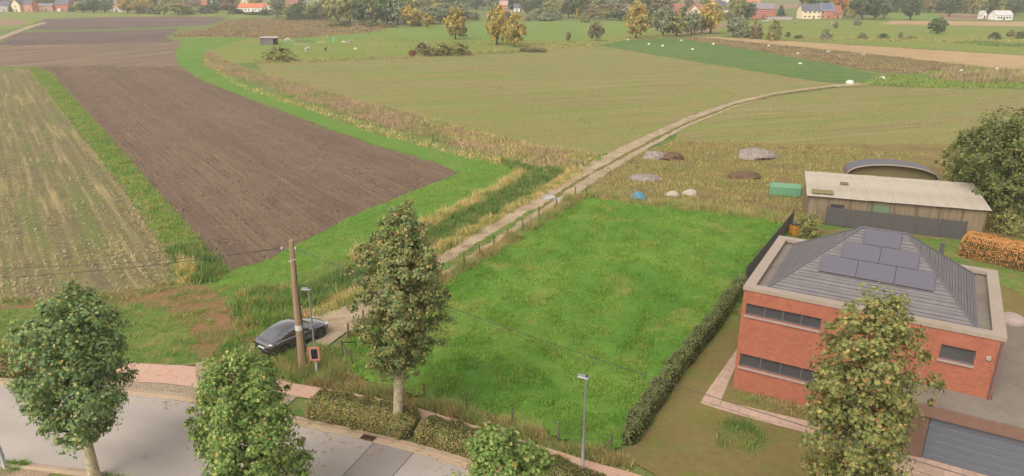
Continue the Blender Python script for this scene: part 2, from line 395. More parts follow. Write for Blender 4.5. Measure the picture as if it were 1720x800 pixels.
def mat_tiles(name, c1, c2, rowh=.34):
    s = NT(name)
    col = s.mix(s.ramp(s.noise(1.5, 5, .7), .35, .65), c1, c2)
    sep = s.n('ShaderNodeSeparateXYZ'); s.t.links.new(s.co, sep.inputs[0])
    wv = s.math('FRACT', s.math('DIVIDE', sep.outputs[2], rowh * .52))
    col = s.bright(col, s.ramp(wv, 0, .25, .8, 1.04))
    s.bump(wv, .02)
    return s.done(col, .75, spec=.3)
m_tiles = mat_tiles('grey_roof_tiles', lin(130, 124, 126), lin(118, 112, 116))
m_flat = mat_plain('flat_roof_felt', lin(142, 132, 122), .9, 0, .2, .12, 3, .01, (.5, lin(124, 114, 104)))
m_cop = mat_plain('light_coping', lin(172, 156, 142), .7, 0, .3, .08, 2)
m_hip = mat_plain('dark_hip_lead', lin(98, 94, 100), .6)
m_panel = mat_plain('solar_glass', lin(100, 96, 110), .3, 0, .5, .06, 2)
m_glass = mat_plain('window_glass', lin(84, 82, 86), .12, 0, .6, .15, .7)
m_frame = mat_plain('window_frame_grey', lin(104, 100, 104), .5)
m_sill = mat_plain('stone_sill', lin(176, 158, 152), .7)
m_garage = mat_plain('garage_door_blue_grey', lin(116, 122, 134), .45, .2, .4, .05, 3)
m_fascia = mat_plain('brown_fascia', lin(136, 106, 92), .7, 0, .3, .1, 3)
m_shedroof = mat_plain('pale_fibre_roof', lin(196, 184, 170), .8, 0, .2, .1, .8, .01, (.35, lin(180, 168, 150)))
m_shedwall = mat_wood('shed_planks', lin(160, 142, 118), lin(134, 118, 96), (8, 8, .5))
m_darkpanel = mat_plain('anthracite_fence', lin(94, 91, 90), .6, 0, .3, .1, 4)

# ------------------------------------------------------------------ sheets of ground
def jag(poly, step, amp):
    out = []
    n = len(poly)
    for i in range(n):
        a = Vector(poly[i]); b = Vector(poly[(i + 1) % n]); L = (b - a).length
        k = max(1, min(400, int(L / step)))
        nr = Vector((-(b - a).y, (b - a).x)); nr = nr.normalized() if nr.length else nr
        for j in range(k):
            p = a + (b - a) * (j / k)
            if j: p = p + nr * random.gauss(0, amp)
            out.append(p)
    return out

ZL = [0.0]
def sheet(name, px, mat, label=None, step=1.2, amp=.25, z=None, world=False, kind='structure'):
    pts = [Vector((p[0], p[1])) for p in px] if world else [at(*p).xy for p in px]
    if step: pts = jag(pts, step, amp)
    if z is None:
        ZL[0] += .003; z = ZL[0]
    tris = tessellate_polygon([[Vector((p.x, p.y, 0)) for p in pts]])
    me = bpy.data.meshes.new(name)
    fs = []
    for t in tris:
        a, b, c = [pts[i] for i in t]
        fs.append(tuple(t) if (b - a).cross(c - a) > 0 else tuple(reversed(t)))
    me.from_pydata([(p.x, p.y, z) for p in pts], [], fs); me.update()
    o = link(name, me, None, mat)
    return tag(o, label, None, None, kind)

g = MB(); g.add([(-5000, -200, 0), (5000, -200, 0), (5000, 7000, 0), (-5000, 7000, 0)], [(0, 1, 2, 3)])
tag(g.build('ground', m_base), 'rough olive green grassland out to the horizon', kind='structure')

STUB = [(-700, 114), (0, 117), (50, 117), (70, 140), (110, 190), (160, 250), (215, 320), (262, 390), (300, 445), (288, 482), (200, 502), (100, 507), (0, 512), (-500, 540)]
SOIL = [(380, 456), (330, 400), (262, 322), (192, 242), (132, 176), (85, 122), (66, 112), (-300, 112), (-300, 70), (0, 73), (100, 72), (200, 71), (312, 71), (292, 90), (300, 112), (340, 136), (400, 160), (480, 190), (560, 220), (640, 248), (720, 271), (772, 290), (700, 318), (600, 360), (520, 400), (440, 440)]
SOIL_FAR = [(-300, 113), (-300, 71), (0, 74), (100, 72), (200, 71), (312, 71), (292, 90), (300, 112), (66, 112)]
OLIVE1 = [(430, 107), (690, 97), (860, 90), (960, 78), (1010, 78), (1385, 139), (1420, 143), (1300, 157), (1220, 174), (1130, 208), (1060, 246), (1000, 262), (900, 250), (760, 220), (650, 192), (550, 165), (450, 132)]
OLIVE2 = [(1135, 215), (1215, 180), (1300, 163), (1430, 147), (1730, 148), (2200, 160), (2200, 260), (1720, 240), (1600, 245), (1350, 245), (1130, 238)]
sheet('pasture', [(310, 62), (640, 55), (860, 46), (1060, 34), (1500, 34), (1720, 40), (2100, 44), (2100, 92), (1720, 92), (1300, 66), (1160, 58), (1010, 74), (930, 82), (690, 96), (430, 106), (345, 104), (344, 88)], m_pasture, 'pale green pasture behind the sown field', 3, .8)
sheet('bright_pasture', [(520, 58), (640, 48), (860, 34), (1040, 38), (1060, 52), (990, 64), (860, 68), (700, 68), (640, 62), (560, 76), (440, 84), (420, 78), (440, 72)], m_bright, 'bright green pasture in front of the woods', 3, .8)
sheet('village_green', [(-300, 24), (0, 20), (240, 21), (420, 22), (420, 30), (370, 28), (75, 32), (40, 46), (-300, 70)], m_pasture, 'green strip in front of the village', 3, .8)
sheet('bare_field', [(-200, 32), (0, 33), (46, 33), (44, 41), (0, 44), (-200, 46)], m_brownfield, 'pinkish bare field by the far lane', 3, .5)
sheet('dry_heath', [(380, 34), (440, 30), (540, 32), (650, 42), (640, 52), (560, 58), (480, 66), (380, 62), (290, 62), (300, 54), (360, 46)], m_heath, 'brown dry heath between ploughland and woods', 3, 1.)
sheet('ploughed_field', SOIL, m_soil, 'large ploughed brown field with rows')
sheet('ploughed_field', SOIL_FAR, m_soil_far, 'far end of the ploughed field with curving rows', 2, .3)
sheet('ploughed_field', [(-300, 71), (0, 73), (18, 60), (38, 55), (180, 52), (300, 48), (292, 55), (280, 62), (290, 70), (180, 73), (60, 76), (-300, 78)], m_soil_dark, 'dark freshly turned strip of the ploughed field', 2, .6)
sheet('ploughed_field', [(50, 46), (75, 32), (170, 29), (370, 28), (378, 33), (350, 42), (240, 47), (100, 51), (48, 50)], m_soil_dark, 'far dark patch of ploughed soil before the village', 2, .8)
sheet('stubble_field', STUB, m_stub, 'maize stubble field with straw rows on the left')
sheet('field_bank', [(48, 114), (62, 114), (86, 122), (134, 178), (196, 246), (266, 326), (334, 404), (384, 458), (360, 472), (318, 476), (298, 444), (258, 386), (212, 320), (156, 250), (106, 190), (66, 140)], m_verge, 'narrow weedy grass bank between stubble and ploughland')
sheet('grass_strip', [(312, 64), (420, 64), (376, 76), (342, 90), (338, 106), (362, 122), (420, 142), (500, 178), (580, 208), (660, 234), (740, 255), (820, 272), (884, 292), (800, 336), (700, 380), (600, 430), (480, 490), (330, 500), (384, 458), (440, 442), (520, 402), (600, 362), (700, 320), (774, 291), (720, 270), (640, 247), (560, 219), (480, 189), (400, 159), (340, 135), (301, 110), (294, 90)], m_strip, 'bright green grass strip along the ploughed field')
sheet('sown_field', OLIVE1, m_olive, 'wide olive brown sown field left of the track')
sheet('sown_field', OLIVE2, m_olive, 'olive brown sown field right of the track')
sheet('green_crop', [(1000, 75), (1040, 68), (1160, 66), (1290, 90), (1400, 110), (1480, 128), (1500, 133), (1440, 141), (1385, 138), (1180, 106)], m_clover, 'dark green crop strip beyond the sown field', 2, .4)
sheet('dry_strip', [(1150, 66), (1165, 62), (1300, 76), (1480, 94), (1640, 112), (1650, 120), (1560, 124), (1480, 122), (1290, 88)], m_heath, 'brown weedy strip beside the green crop', 2, .6)
sheet('rough_grass', [(1440, 141), (1500, 131), (1560, 124), (1660, 118), (1720, 120), (2100, 126), (2100, 160), (1720, 150), (1560, 148)], m_base, 'yellowish rough grass by the end of the track', 2, .6)
sheet('beige_stubble', [(1165, 62), (1200, 62), (1300, 68), (1480, 79), (1720, 94), (2100, 108), (2100, 130), (1720, 119), (1640, 112), (1480, 93), (1300, 75)], m_beige, 'beige stubble strip on the right', 2, .5)
sheet('beige_stubble', [(1476, 41), (1500, 35), (1720, 37), (2100, 39), (2100, 46), (1720, 45)], m_beige, 'far beige stubble strip on the right', 3, .5)
sheet('bare_field', [(1575, 22), (1640, 24), (1680, 33), (1560, 34)], m_brownfield, 'far pinkish bare field at right', 4, 1)
sheet('bright_pasture', [(1488, 22), (1575, 20), (1590, 34), (1490, 34)], m_bright, 'far bright green field before the wood', 4, 1)
sheet('bare_field', [(1120, 58), (1190, 56), (1240, 38), (1228, 38), (1150, 48)], m_brownfield, 'bare pinkish field behind the willows', 3, .6)
sheet('bare_field', [(1290, 8), (1345, 6), (1345, 14), (1290, 16)], m_brownfield, 'distant bare field strip behind the farm', 8, 1)
sheet('far_lane', [(-60, 84), (0, 62), (42, 46), (74, 37), (78, 39), (44, 50), (4, 66), (-50, 92)], m_track, 'pale lane at the far left', 2, .3)
sheet('weedy_yard', [(1010, 330), (985, 333), (1000, 300), (1060, 262), (1130, 238), (1350, 243), (1600, 243), (1730, 240), (2100, 262), (2100, 420), (1700, 400), (1420, 380), (1330, 374)], m_rough, 'brown weedy yard behind the meadow')
# track
TRL = [(330, 612), (415, 585), (470, 556), (530, 528), (600, 500), (680, 458), (750, 424), (860, 351), (920, 314), (1000, 269), (1080, 231), (1150, 199), (1225, 173), (1300, 156), (1400, 143), (1470, 139)]
TRR = [(1470, 142), (1405, 147), (1302, 161), (1234, 181), (1156, 213), (1086, 252), (1016, 295), (966, 330), (855, 400), (762, 456), (690, 502), (622, 542), (565, 572), (520, 600), (470, 640), (330, 640)]
sheet('verge', [(0, 512), (100, 506), (200, 500), (300, 480), (330, 490), (480, 478), (560, 440), (640, 430), (700, 420), (620, 480), (560, 520), (470, 556), (400, 592), (330, 616), (240, 612), (120, 602), (0, 592), (-500, 560), (-500, 530)], m_verge, 'patchy grass verge beside the road')
sheet('bare_earth', [(-300, 530), (0, 514), (120, 506), (230, 500), (300, 482), (345, 482), (372, 500), (400, 530), (440, 548), (440, 580), (380, 600), (330, 606), (330, 570), (290, 530), (240, 512), (100, 514), (0, 524)], m_earth, 'worn brown earth entrance to the fields', .6, .2)
sheet('dirt_track', TRL + TRR, m_track, 'pale dirt track running off to the fields', .8, .1)
sheet('track_median', [(700, 476), (752, 441), (850, 380), (892, 354), (905, 352), (858, 385), (762, 448), (706, 482)], m_verge, 'grass strip between the wheel ruts', .5, .1)
MED = [(900, 354), (960, 310), (1010, 281), (1084, 241), (1153, 206), (1229, 177), (1301, 158.5), (1400, 145.5)]
sheet('track_median', MED + [(x + 6, y + 1.4) for x, y in reversed(MED)], m_verge_dry, 'darker strip between the ruts further along the track', .8, .12)
# puddles
for nm, pp in (('puddle', [(913, 332), (921, 329), (930, 330), (934, 333), (922, 337), (912, 337)]), ('puddle', [(930, 336), (948, 331), (952, 333), (936, 339)])):
    sheet(nm, pp, mat_plain('puddle_water', lin(160, 155, 150), .05, 0, .6, .02), 'shallow puddle in the dirt track', .4, .05)
# neighbour plot and its paths
sheet('dry_lawn', [(1040, 765), (1110, 690), (1210, 560), (1260, 500), (1335, 385), (1700, 400), (2200, 440), (2200, 1100), (1300, 1000), (1100, 800)], m_lawn, 'dull brownish lawn round the brick house')
sheet('green_lawn', [(1345, 392), (1620, 404), (1720, 440), (1750, 520), (1680, 480), (1500, 395), (1420, 400), (1345, 420)], m_verge, 'green back lawn of the brick house')
sheet('garden_path', [(1176, 680), (1186, 662), (1238, 588), (1246, 592), (1212, 672), (1206, 690)], m_terr, 'pink slab path beside the brick house', 0)
sheet('garden_path', [(1206, 690), (1212, 676), (1300, 697), (1380, 716), (1480, 742), (1470, 758), (1370, 734), (1290, 714)], m_terr, 'pink slab path in front of the brick house', 0)
sheet('driveway', [(1470, 770), (1560, 768), (1720, 815), (1900, 880), (1800, 1020), (1400, 1000)], m_terr, 'pinkish paved driveway before the garage', 0)

# ------------------------------------------------------------------ road, kerbs, path
FAR = [(-140, 33), (-90, 36.2), (-60, 36.6), (-40, 35.8), (-28.5, 34.7), (-19.9, 33.5), (-16.7, 32.8), (-9.9, 30.5), (-6.7, 29.4), (-2.5, 27.6), (2, 25.0), (7, 21.9), (12.5, 18.2), (20, 12.4), (30, 2.4), (40, -9.6)]
def spline(P, n):
    P = [Vector(p) for p in P]; out = []
    for i in range(len(P) - 1):
        a, b = P[i], P[i + 1]; p0 = P[max(i - 1, 0)]; p3 = P[min(i + 2, len(P) - 1)]
        for k in range(n):
            t = k / n
            out.append(.5 * ((2 * a) + (b - p0) * t + (2 * p0 - 5 * a + 4 * b - p3) * t * t + (3 * a - p0 - 3 * b + p3) * t ** 3))
    out.append(P[-1]); return out
FARS = spline(FAR, 8)
def offs(d, C=None):
    C = C or FARS; out = []
    for i, p in enumerate(C):
        t = (C[min(i + 1, len(C) - 1)] - C[max(i - 1, 0)]).normalized()
        out.append(p + Vector((-t.y, t.x)) * d)          # + = away from the camera side
    return out
def strip(name, d0, d1, z0, mat, label=None, z1=None, parent=None, i0=0, i1=None, kind='structure'):
    A, B = offs(d0)[i0:i1], offs(d1)[i0:i1]
    n = len(A); mb = MB()
    if z1 is None:
        mb.add([(p.x, p.y, z0) for p in A] + [(p.x, p.y, z0) for p in B], [(i, i + 1, n + i + 1, n + i) for i in range(n - 1)])
    else:
        for pts, z in ((A, z0), (A, z1), (B, z1), (B, z0)): mb.v += [(p.x, p.y, z) for p in pts]
        for r in range(3): mb.f += [(r * n + i, r * n + i + 1, (r + 1) * n + i + 1, (r + 1) * n + i) for i in range(n - 1)]
        mb.f += [(0, n, 2 * n, 3 * n), (4 * n - 1, 3 * n - 1, 2 * n - 1, n - 1)]
    o = mb.build(name, mat, parent)
    if parent is None: tag(o, label, None, None, kind)
    return o
def sidx(x): return min(range(len(FARS)), key=lambda i: abs(FARS[i].x - x))
road = strip('road', 0, -6.0, .02, m_joint, 'grey concrete road curving along the bottom')
def frame_at(x):
    i = min(range(len(FARS) - 1), key=lambda i: abs(FARS[i].x - x))
    t = (FARS[i + 1] - FARS[i - 1]).normalized(); return FARS[i], t, Vector((-t.y, t.x))
iA, iB = sidx(-6.55), sidx(-4.75)
def slab(i0, i1, d0, d1, mat, trim0=.02, trim1=.02):
    A, B = offs(d0)[i0:i1 + 1], offs(d1)[i0:i1 + 1]
    def trim(P):
        P = [p.copy() for p in P]
        P[0] += (P[1] - P[0]).normalized() * trim0; P[-1] += (P[-2] - P[-1]).normalized() * trim1; return P
    A, B = trim(A), trim(B); n = len(A); mb = MB()
    for pts, z in ((A, .022), (A, .05), (B, .05), (B, .022)): mb.v += [(p.x, p.y, z) for p in pts]
    for r in range(3): mb.f += [(r * n + i, r * n + i + 1, (r + 1) * n + i + 1, (r + 1) * n + i) for i in range(n - 1)]
    mb.f += [(0, n, 2 * n, 3 * n), (4 * n - 1, 3 * n - 1, 2 * n - 1, n - 1)]
    return mb.build('concrete_slab', mat, road)
N_ = len(FARS) - 1
slab(0, iA, -.02, -5.98, m_road)
o = slab(iA, iB, -.02, -2.58, m_patch); o['label'] = 'darker grey repair slab'
slab(iA, iB, -2.62, -5.98, m_road)
slab(iB, N_, -.02, -5.98, m_road)
# far side: two gutter bands, kerb
strip('gutter', .22, 0, .02, m_gutter, 'pale concrete gutter along the road', .062)
strip('gutter', .40, .245, .02, m_gutter, 'second gutter band along the hedge side', .055)
iL, iR = sidx(-22.5), sidx(-12.2)
strip('kerb', .58, .42, 0, m_kerb, 'kerb before the left hedge', .15, i0=0, i1=iL)
strip('kerb', .58, .42, 0, m_kerb, 'kerb before the long hedge', .15, i0=iR)
strip('kerb', .58, .42, 0, m_kerb, 'dropped kerb at the field entrance', .075, i0=iL - 1, i1=iR + 1)
strip('pavement', 2.6, .58, .05, m_cobble, 'sett paving at the field entrance', i0=iL - 1, i1=iR + 1)
PATH = [(-140, 36.9), (-60, 40.4), (-40, 39.2), (-30.8, 38.1), (-21.6, 36.8), (-18.3, 36.4), (-10.6, 34.4), (-6.4, 33.0), (-4.2, 32.0), (-.9, 30.3), (1.2, 29.2), (3.9, 27.8), (6.2, 26.7), (12, 23.2), (18, 19), (28, 9)]
PS = spline(PATH, 8)
def ribbon(name, C, d0, d1, z, mat, label, i0=0, i1=None):
    A, B = offs(d0, C)[i0:i1], offs(d1, C)[i0:i1]; n = len(A)
    mb = MB(); mb.add([(p.x, p.y, z) for p in A] + [(p.x, p.y, z) for p in B], [(i, i + 1, n + i + 1, n + i) for i in range(n - 1)])
    return tag(mb.build(name, mat), label, kind='structure')
ribbon('cycle_path', PS, 0.0, -1.15, .07, m_path, 'narrow red asphalt path behind the hedge')
k0 = min(range(len(PS)), key=lambda i: abs(PS[i].x + 22.3)); k1 = min(range(len(PS)), key=lambda i: abs(PS[i].x + 11.6))
ribbon('cycle_path', PS, .25, -1.75, .078, m_path, 'wide red asphalt at the field entrance', k0, k1)
# near side
strip('gutter', -6.0, -6.28, .02, m_kerb, 'dark gutter on the near side of the road', .045)
strip('kerb', -6.3, -6.52, 0, m_gutter, 'kerb on the near side of the road', .14)
strip('near_verge', -6.52, -12, .08, m_verge, 'grass verge on the near side of the road')
strip('pavement', -6.56, -9.6, .11, m_paver, 'clinker paving on the near side', i0=sidx(-22.9), i1=sidx(-19.4))
strip('pavement', -6.56, -9.6, .11, m_paver, 'clinker paving on the near side', i0=sidx(-17.2), i1=sidx(-11.8))
# gully grate
gp, gt, gn = frame_at(-7.0)
gr = empty('drain_grate', (gp.x + gn.x * .2, gp.y + gn.y * .2, .062), math.atan2(gt.y, gt.x), 'rusty iron gully grate set in the gutter by the hedge', 'drain')
gm = mat_plain('rusty_iron', lin(112, 84, 66), .8, .3)
mb = MB()
for s_ in (-1, 1): mb.box((0, s_ * .17, .015), (.72, .04, .03)); mb.box((s_ * .34, 0, .015), (.04, .3, .03))
mb.build('frame', gm, gr)
for k in range(7): MB().box((-.28 + k * .093, 0, .014), (.035, .3, .02)).build('bar', gm, gr)
MB().box((0, 0, .003), (.64, .3, .004)).build('pit', m_black, gr)
# mossy dirt beside the grate

# ------------------------------------------------------------------ scattered ground vegetation
def pip(P, poly):
    poly = np.array([(p[0], p[1]) for p in poly]); x, y = P[:, 0], P[:, 1]; ins = np.zeros(len(P), bool)
    j = len(poly) - 1
    for i in range(len(poly)):
        xi, yi = poly[i]; xj, yj = poly[j]
        c = ((yi > y) != (yj > y)) & (x < (xj - xi) * (y - yi) / (yj - yi + 1e-12) + xi)
        ins ^= c; j = i
    return ins

def scatter(poly_px, n, power=1.0, world=False):
    poly = [tuple(p) for p in poly_px] if world else [tuple(at(*p).xy) for p in poly_px]
    A = np.array(poly); lo, hi = A.min(0), A.max(0); out = np.zeros((0, 2)); d0 = None
    dmin = max(15., np.hypot(A[:, 0], A[:, 1]).min())
    for _ in range(60):
        P = RNG.uniform(lo, hi, (max(4000, n * 2), 2)); P = P[pip(P, poly)]
        d = np.hypot(P[:, 0], P[:, 1]); P = P[RNG.random(len(P)) < (dmin / np.maximum(d, dmin)) ** power]
        out = np.vstack([out, P])
        if len(out) >= n: break
    return out[:n]

def lumps(P, seed, L=4.0, k=7):
    r = np.random.default_rng(seed); z = np.zeros(len(P))
    for i in range(k):
        a = r.uniform(0, 2 * pi); f = 2 * pi / (L * r.uniform(.4, 1.3)); z += np.sin(P[:, 0] * cos(a) * f + P[:, 1] * sin(a) * f + r.uniform(0, 6))
    return z / math.sqrt(k)

def blades(name, P, h, w_, nb, spread, mat, label, lean=.5, hv=.35, z0=0., parent=None, hmul=None):
    N = len(P) * nb
    B = np.repeat(P, nb, 0) + RNG.normal(0, spread, (N, 2))
    hh = h * np.clip(1 + hv * RNG.normal(0, 1, N), .3, 2.2)
    if hmul is not None: hh *= np.repeat(hmul, nb)
    a = RNG.uniform(0, 2 * pi, N); l = np.abs(RNG.normal(0, lean, N)) * hh
    b = RNG.uniform(0, pi, N); wv = np.stack([np.cos(b), np.sin(b)], 1) * (w_ * RNG.uniform(.6, 1.4, N) / 2)[:, None]
    V = np.zeros((N, 3, 3))
    V[:, 0, :2] = B - wv; V[:, 1, :2] = B + wv; V[:, 2, :2] = B + np.stack([np.cos(a), np.sin(a)], 1) * l[:, None]
    V[:, :2, 2] = z0; V[:, 2, 2] = hh + z0
    me = tri_mesh(name, V.reshape(-1, 3), np.arange(N * 3).reshape(-1, 3))
    o = link(name, me, parent, mat)
    return tag(o, label, None, None, 'stuff')

MEADOW = [at(*p).xy for p in [(985, 335), (1080, 343), (1200, 356), (1338, 376), (1255, 494), (1150, 620), (1042, 756), (1020, 764), (940, 740), (860, 713), (790, 690), (700, 668), (640, 652), (580, 628), (572, 596), (592, 566), (690, 508), (765, 462), (860, 403)]]
def meadow_z(P): return .07 + .05 * lumps(P, 3, 5.0) + .03 * lumps(P, 4, 1.6)
A = np.array([tuple(p) for p in MEADOW]); lo, hi = A.min(0), A.max(0); st = .33
nx, ny = int((hi[0] - lo[0]) / st) + 2, int((hi[1] - lo[1]) / st) + 2
gx, gy = np.meshgrid(lo[0] + np.arange(nx) * st, lo[1] + np.arange(ny) * st)
GP = np.stack([gx.ravel(), gy.ravel()], 1); gz = np.maximum(meadow_z(GP), .02) + .06
ii = (np.arange(ny - 1)[:, None] * nx + np.arange(nx - 1)[None]).ravel()
Q = np.stack([ii, ii + 1, ii + nx + 1, ii + nx], 1); cen = GP[Q].mean(1); Q = Q[pip(cen, MEADOW)]
me = tri_mesh('meadow', np.column_stack([GP, gz]), Q); me.polygons.foreach_set('use_smooth', [True] * len(me.polygons))
tag(link('meadow', me, None, m_meadow), 'bright lush green meadow', kind='structure')
P = scatter(MEADOW, 52000, .7, True); hm = .8 + .22 * lumps(P, 8, 2.2) + .18 * lumps(P, 9, .9); hm = np.clip(hm, .25, 1.8)
hm *= RNG.uniform(.5, 1.6, len(P)) ** 1.5
blades('meadow_grass', P, .105, .05, 5, .09, b_meadow, 'tufty bright green grass of the meadow', .7, .4, .1, hmul=hm)

def veg(name, poly, n, h, w_, nb, spread, mat, label, power=.8, **k):
    P = scatter(poly, n, power); hm = np.clip(1 + .45 * lumps(P, len(P) % 97, 3.0 if P[:, 1].mean() < 120 else 9.0), .3, 1.8)
    return blades(name, P, h, w_, nb, spread, mat, label, hmul=hm, **k)
veg('verge_grass', [(-40, 520), (120, 508), (230, 503), (300, 478), (330, 490), (480, 478), (560, 440), (640, 425), (600, 490), (540, 525), (470, 552), (400, 590), (330, 612), (240, 610), (120, 600), (-40, 590)], 9000, .17, .04, 5, .12, b_verge, 'patchy grass on the verge by the field entrance')
veg('strip_grass', [(384, 458), (440, 442), (520, 402), (600, 362), (700, 320), (774, 291), (800, 270), (884, 292), (800, 336), (700, 380), (600, 430), (480, 490), (330, 490)], 9000, .12, .05, 4, .12, b_meadow, 'short grass at the tip of the ploughed field')
veg('bank_weeds', [(48, 114), (62, 114), (86, 122), (134, 178), (196, 246), (266, 326), (334, 404), (384, 458), (360, 472), (318, 476), (298, 444), (258, 386), (212, 320), (156, 250), (106, 190), (66, 140)], 6500, .2, .08, 6, .2, b_verge, 'leafy weeds on the bank between the fields', .5)
veg('bank_reeds', [(280, 420), (330, 410), (384, 458), (360, 474), (310, 478)], 700, .4, .08, 7, .2, b_reed, 'dark nettles at the end of the bank')
veg('bank_straw', [(300, 440), (325, 445), (330, 478), (305, 480)], 240, .5, .06, 7, .2, b_straw, 'straw coloured grass clump at the end of the bank')
W1 = [(345, 90), (352, 84), (372, 100), (430, 122), (520, 146), (600, 170), (680, 190), (780, 216), (880, 240), (985, 258), (985, 280), (900, 288), (860, 268), (760, 244), (680, 222), (600, 200), (520, 172), (440, 140), (380, 126), (345, 108)]
veg('ditch_weeds', W1, 7500, .36, .11, 6, .35, b_dry, 'dry brown weeds lining the far ditch', .5)
veg('ditch_straw', [(345, 100), (400, 140), (520, 178), (640, 215), (760, 250), (860, 276), (900, 292), (840, 280), (740, 255), (640, 228), (520, 186), (400, 146), (340, 108)], 420, .4, .1, 6, .35, b_straw, 'straw coloured grass below the far ditch', .5)
veg('ditch_straw', [(700, 195), (800, 222), (900, 245), (985, 256), (1010, 262), (960, 290), (930, 300), (890, 282), (820, 262), (760, 240)], 800, .36, .1, 6, .35, b_straw, 'pale grass at the corner of the ditches', .5)
veg('ditch_reeds', [(840, 268), (905, 285), (950, 284), (900, 322), (820, 367), (740, 407), (640, 457), (560, 502), (480, 532), (400, 545), (400, 520), (480, 500), (560, 462), (640, 425), (720, 385), (800, 345), (880, 300)], 8000, .36, .08, 6, .2, b_reed, 'dark green reeds growing in the near ditch', .6)
veg('ditch_straw', [(868, 291), (892, 292), (820, 338), (740, 375), (660, 415), (600, 442), (590, 430), (650, 402), (730, 364), (810, 325)], 2000, .42, .06, 7, .22, b_straw, 'straw coloured reeds on the field side of the ditch', .6)
veg('ditch_straw', [(960, 288), (980, 290), (905, 332), (832, 372), (762, 414), (690, 458), (610, 500), (560, 520), (500, 544), (480, 538), (560, 500), (640, 455), (740, 410), (820, 370), (900, 322)], 2600, .36, .06, 7, .22, b_straw, 'straw coloured reeds between ditch and track', .6)
veg('track_weeds', [(975, 285), (1005, 262), (1020, 262), (960, 300), (920, 318), (860, 356), (740, 428), (600, 508), (530, 535), (600, 495), (740, 412), (860, 345)], 2600, .24, .06, 6, .18, b_verge, 'low grass along the edge of the track', .6)
veg('fence_weeds', [(966, 328), (990, 330), (872, 404), (770, 466), (690, 514), (604, 570), (586, 566), (680, 502), (757, 458), (858, 399)], 3200, .42, .06, 7, .16, b_weed, 'dry weeds along the meadow fence beside the track', .6)
veg('fence_weeds', [(985, 330), (1010, 318), (1080, 338), (1200, 350), (1340, 366), (1338, 380), (1200, 362), (1080, 348)], 1500, .4, .07, 6, .2, b_weed, 'rough grass along the back edge of the meadow', .6)
veg('path_weeds', [(470, 612), (560, 604), (584, 632), (640, 656), (700, 672), (790, 694), (860, 717), (940, 744), (1030, 770), (1064, 786), (1000, 774), (900, 744), (800, 713), (720, 688), (661, 672), (600, 660), (540, 650), (470, 634)], 6500, .33, .045, 6, .12, b_weed, 'tangled dry weeds between path and meadow', .6)
veg('pole_weeds', [(400, 560), (470, 560), (560, 590), (575, 600), (580, 640), (540, 648), (440, 634), (340, 618), (360, 600)], 3200, .3, .05, 6, .14, b_verge, 'weedy grass round the foot of the pole', .6)
veg('brambles', [(396, 505), (440, 488), (490, 495), (500, 530), (470, 552), (410, 548)], 1500, .45, .08, 8, .28, b_verge, 'dull green brambles beside the parked car')
veg('median_grass', [(700, 476), (752, 441), (850, 380), (892, 354), (905, 352), (858, 385), (762, 448), (706, 482)], 700, .14, .05, 5, .12, b_verge, 'grass growing between the wheel ruts')
veg('heath_stems', [(380, 36), (440, 32), (540, 34), (650, 44), (640, 53), (560, 60), (480, 66), (380, 63), (290, 62), (300, 55), (360, 48)], 5000, .5, .4, 5, .9, b_heath, 'dry brown stems of the heath', .3)
veg('strip_stems', [(1150, 66), (1165, 62), (1300, 76), (1480, 94), (1640, 112), (1650, 120), (1560, 124), (1480, 122), (1290, 88)], 2200, .35, .3, 5, .6, b_heath, 'brown weed stems beside the green crop', .3)
veg('strip_stems', [(1560, 132), (1620, 128), (1740, 124), (1740, 142), (1660, 142), (1600, 138)], 1500, 1., .25, 5, .4, b_dry, 'brown weeds at the right edge of the rough grass', .3)
veg('rough_stems', [(1440, 141), (1500, 131), (1560, 124), (1660, 118), (1760, 120), (1760, 150), (1560, 148)], 2600, .5, .25, 5, .5, b_verge, 'tussocky grass at the end of the track', .3)
veg('ditch_scrub', [(1300, 67), (1450, 66), (1720, 68), (1800, 70), (1800, 72), (1600, 70), (1400, 69)], 900, .6, .3, 6, .5, b_weed, 'scrubby growth along the ditch of the right pasture', .2)
veg('ditch_scrub', [(1600, 72), (1640, 70), (1720, 75), (1720, 80), (1660, 77)], 400, .5, .3, 6, .5, b_reed, 'dark rushes in the right pasture', .2)
veg('pasture_tufts', [(430, 108), (690, 99), (930, 83), (1000, 74), (1000, 70), (930, 79), (690, 95), (430, 104)], 1500, .45, .2, 6, .35, b_weed, 'rough grass along the fence above the sown field', .2)
veg('pasture_tufts', [(700, 72), (860, 71), (1000, 76), (1060, 62), (1150, 60), (1040, 70), (1000, 79), (860, 76)], 900, .4, .25, 6, .4, b_weed, 'rough grass below the golden trees', .2)
veg('yard_weeds', [(1010, 328), (1002, 300), (1060, 264), (1130, 240), (1350, 245), (1560, 262), (1350, 300), (1345, 366), (1200, 350), (1080, 336)], 3000, .3, .09, 6, .3, b_weed, 'brown weeds covering the yard', .6)
veg('lawn_weeds', [(1190, 700), (1260, 715), (1290, 740), (1260, 765), (1210, 755)], 500, .25, .06, 6, .15, b_reed, 'green plant clump on the dull lawn')
veg('lawn_weeds', [(1240, 650), (1345, 676), (1345, 700), (1236, 676)], 700, .2, .05, 5, .15, b_weed, 'dry planting strip under the brick wall')
veg('near_grass', [(-60, 768), (0, 772), (52, 780), (22, 800), (-60, 830)], 1600, .14, .03, 5, .07, b_meadow, 'mown grass round the near lamp post')
veg('near_grass', [(160, 792), (260, 812), (420, 850), (420, 960), (200, 830)], 1600, .14, .03, 5, .07, b_verge, 'grass at the foot of the near trees')
veg('field_edge', [(0, 505), (100, 500), (200, 494), (290, 476), (300, 486), (200, 508), (100, 513), (0, 518)], 900, .25, .06, 5, .15, b_weed, 'dry tufts along the stubble edge')

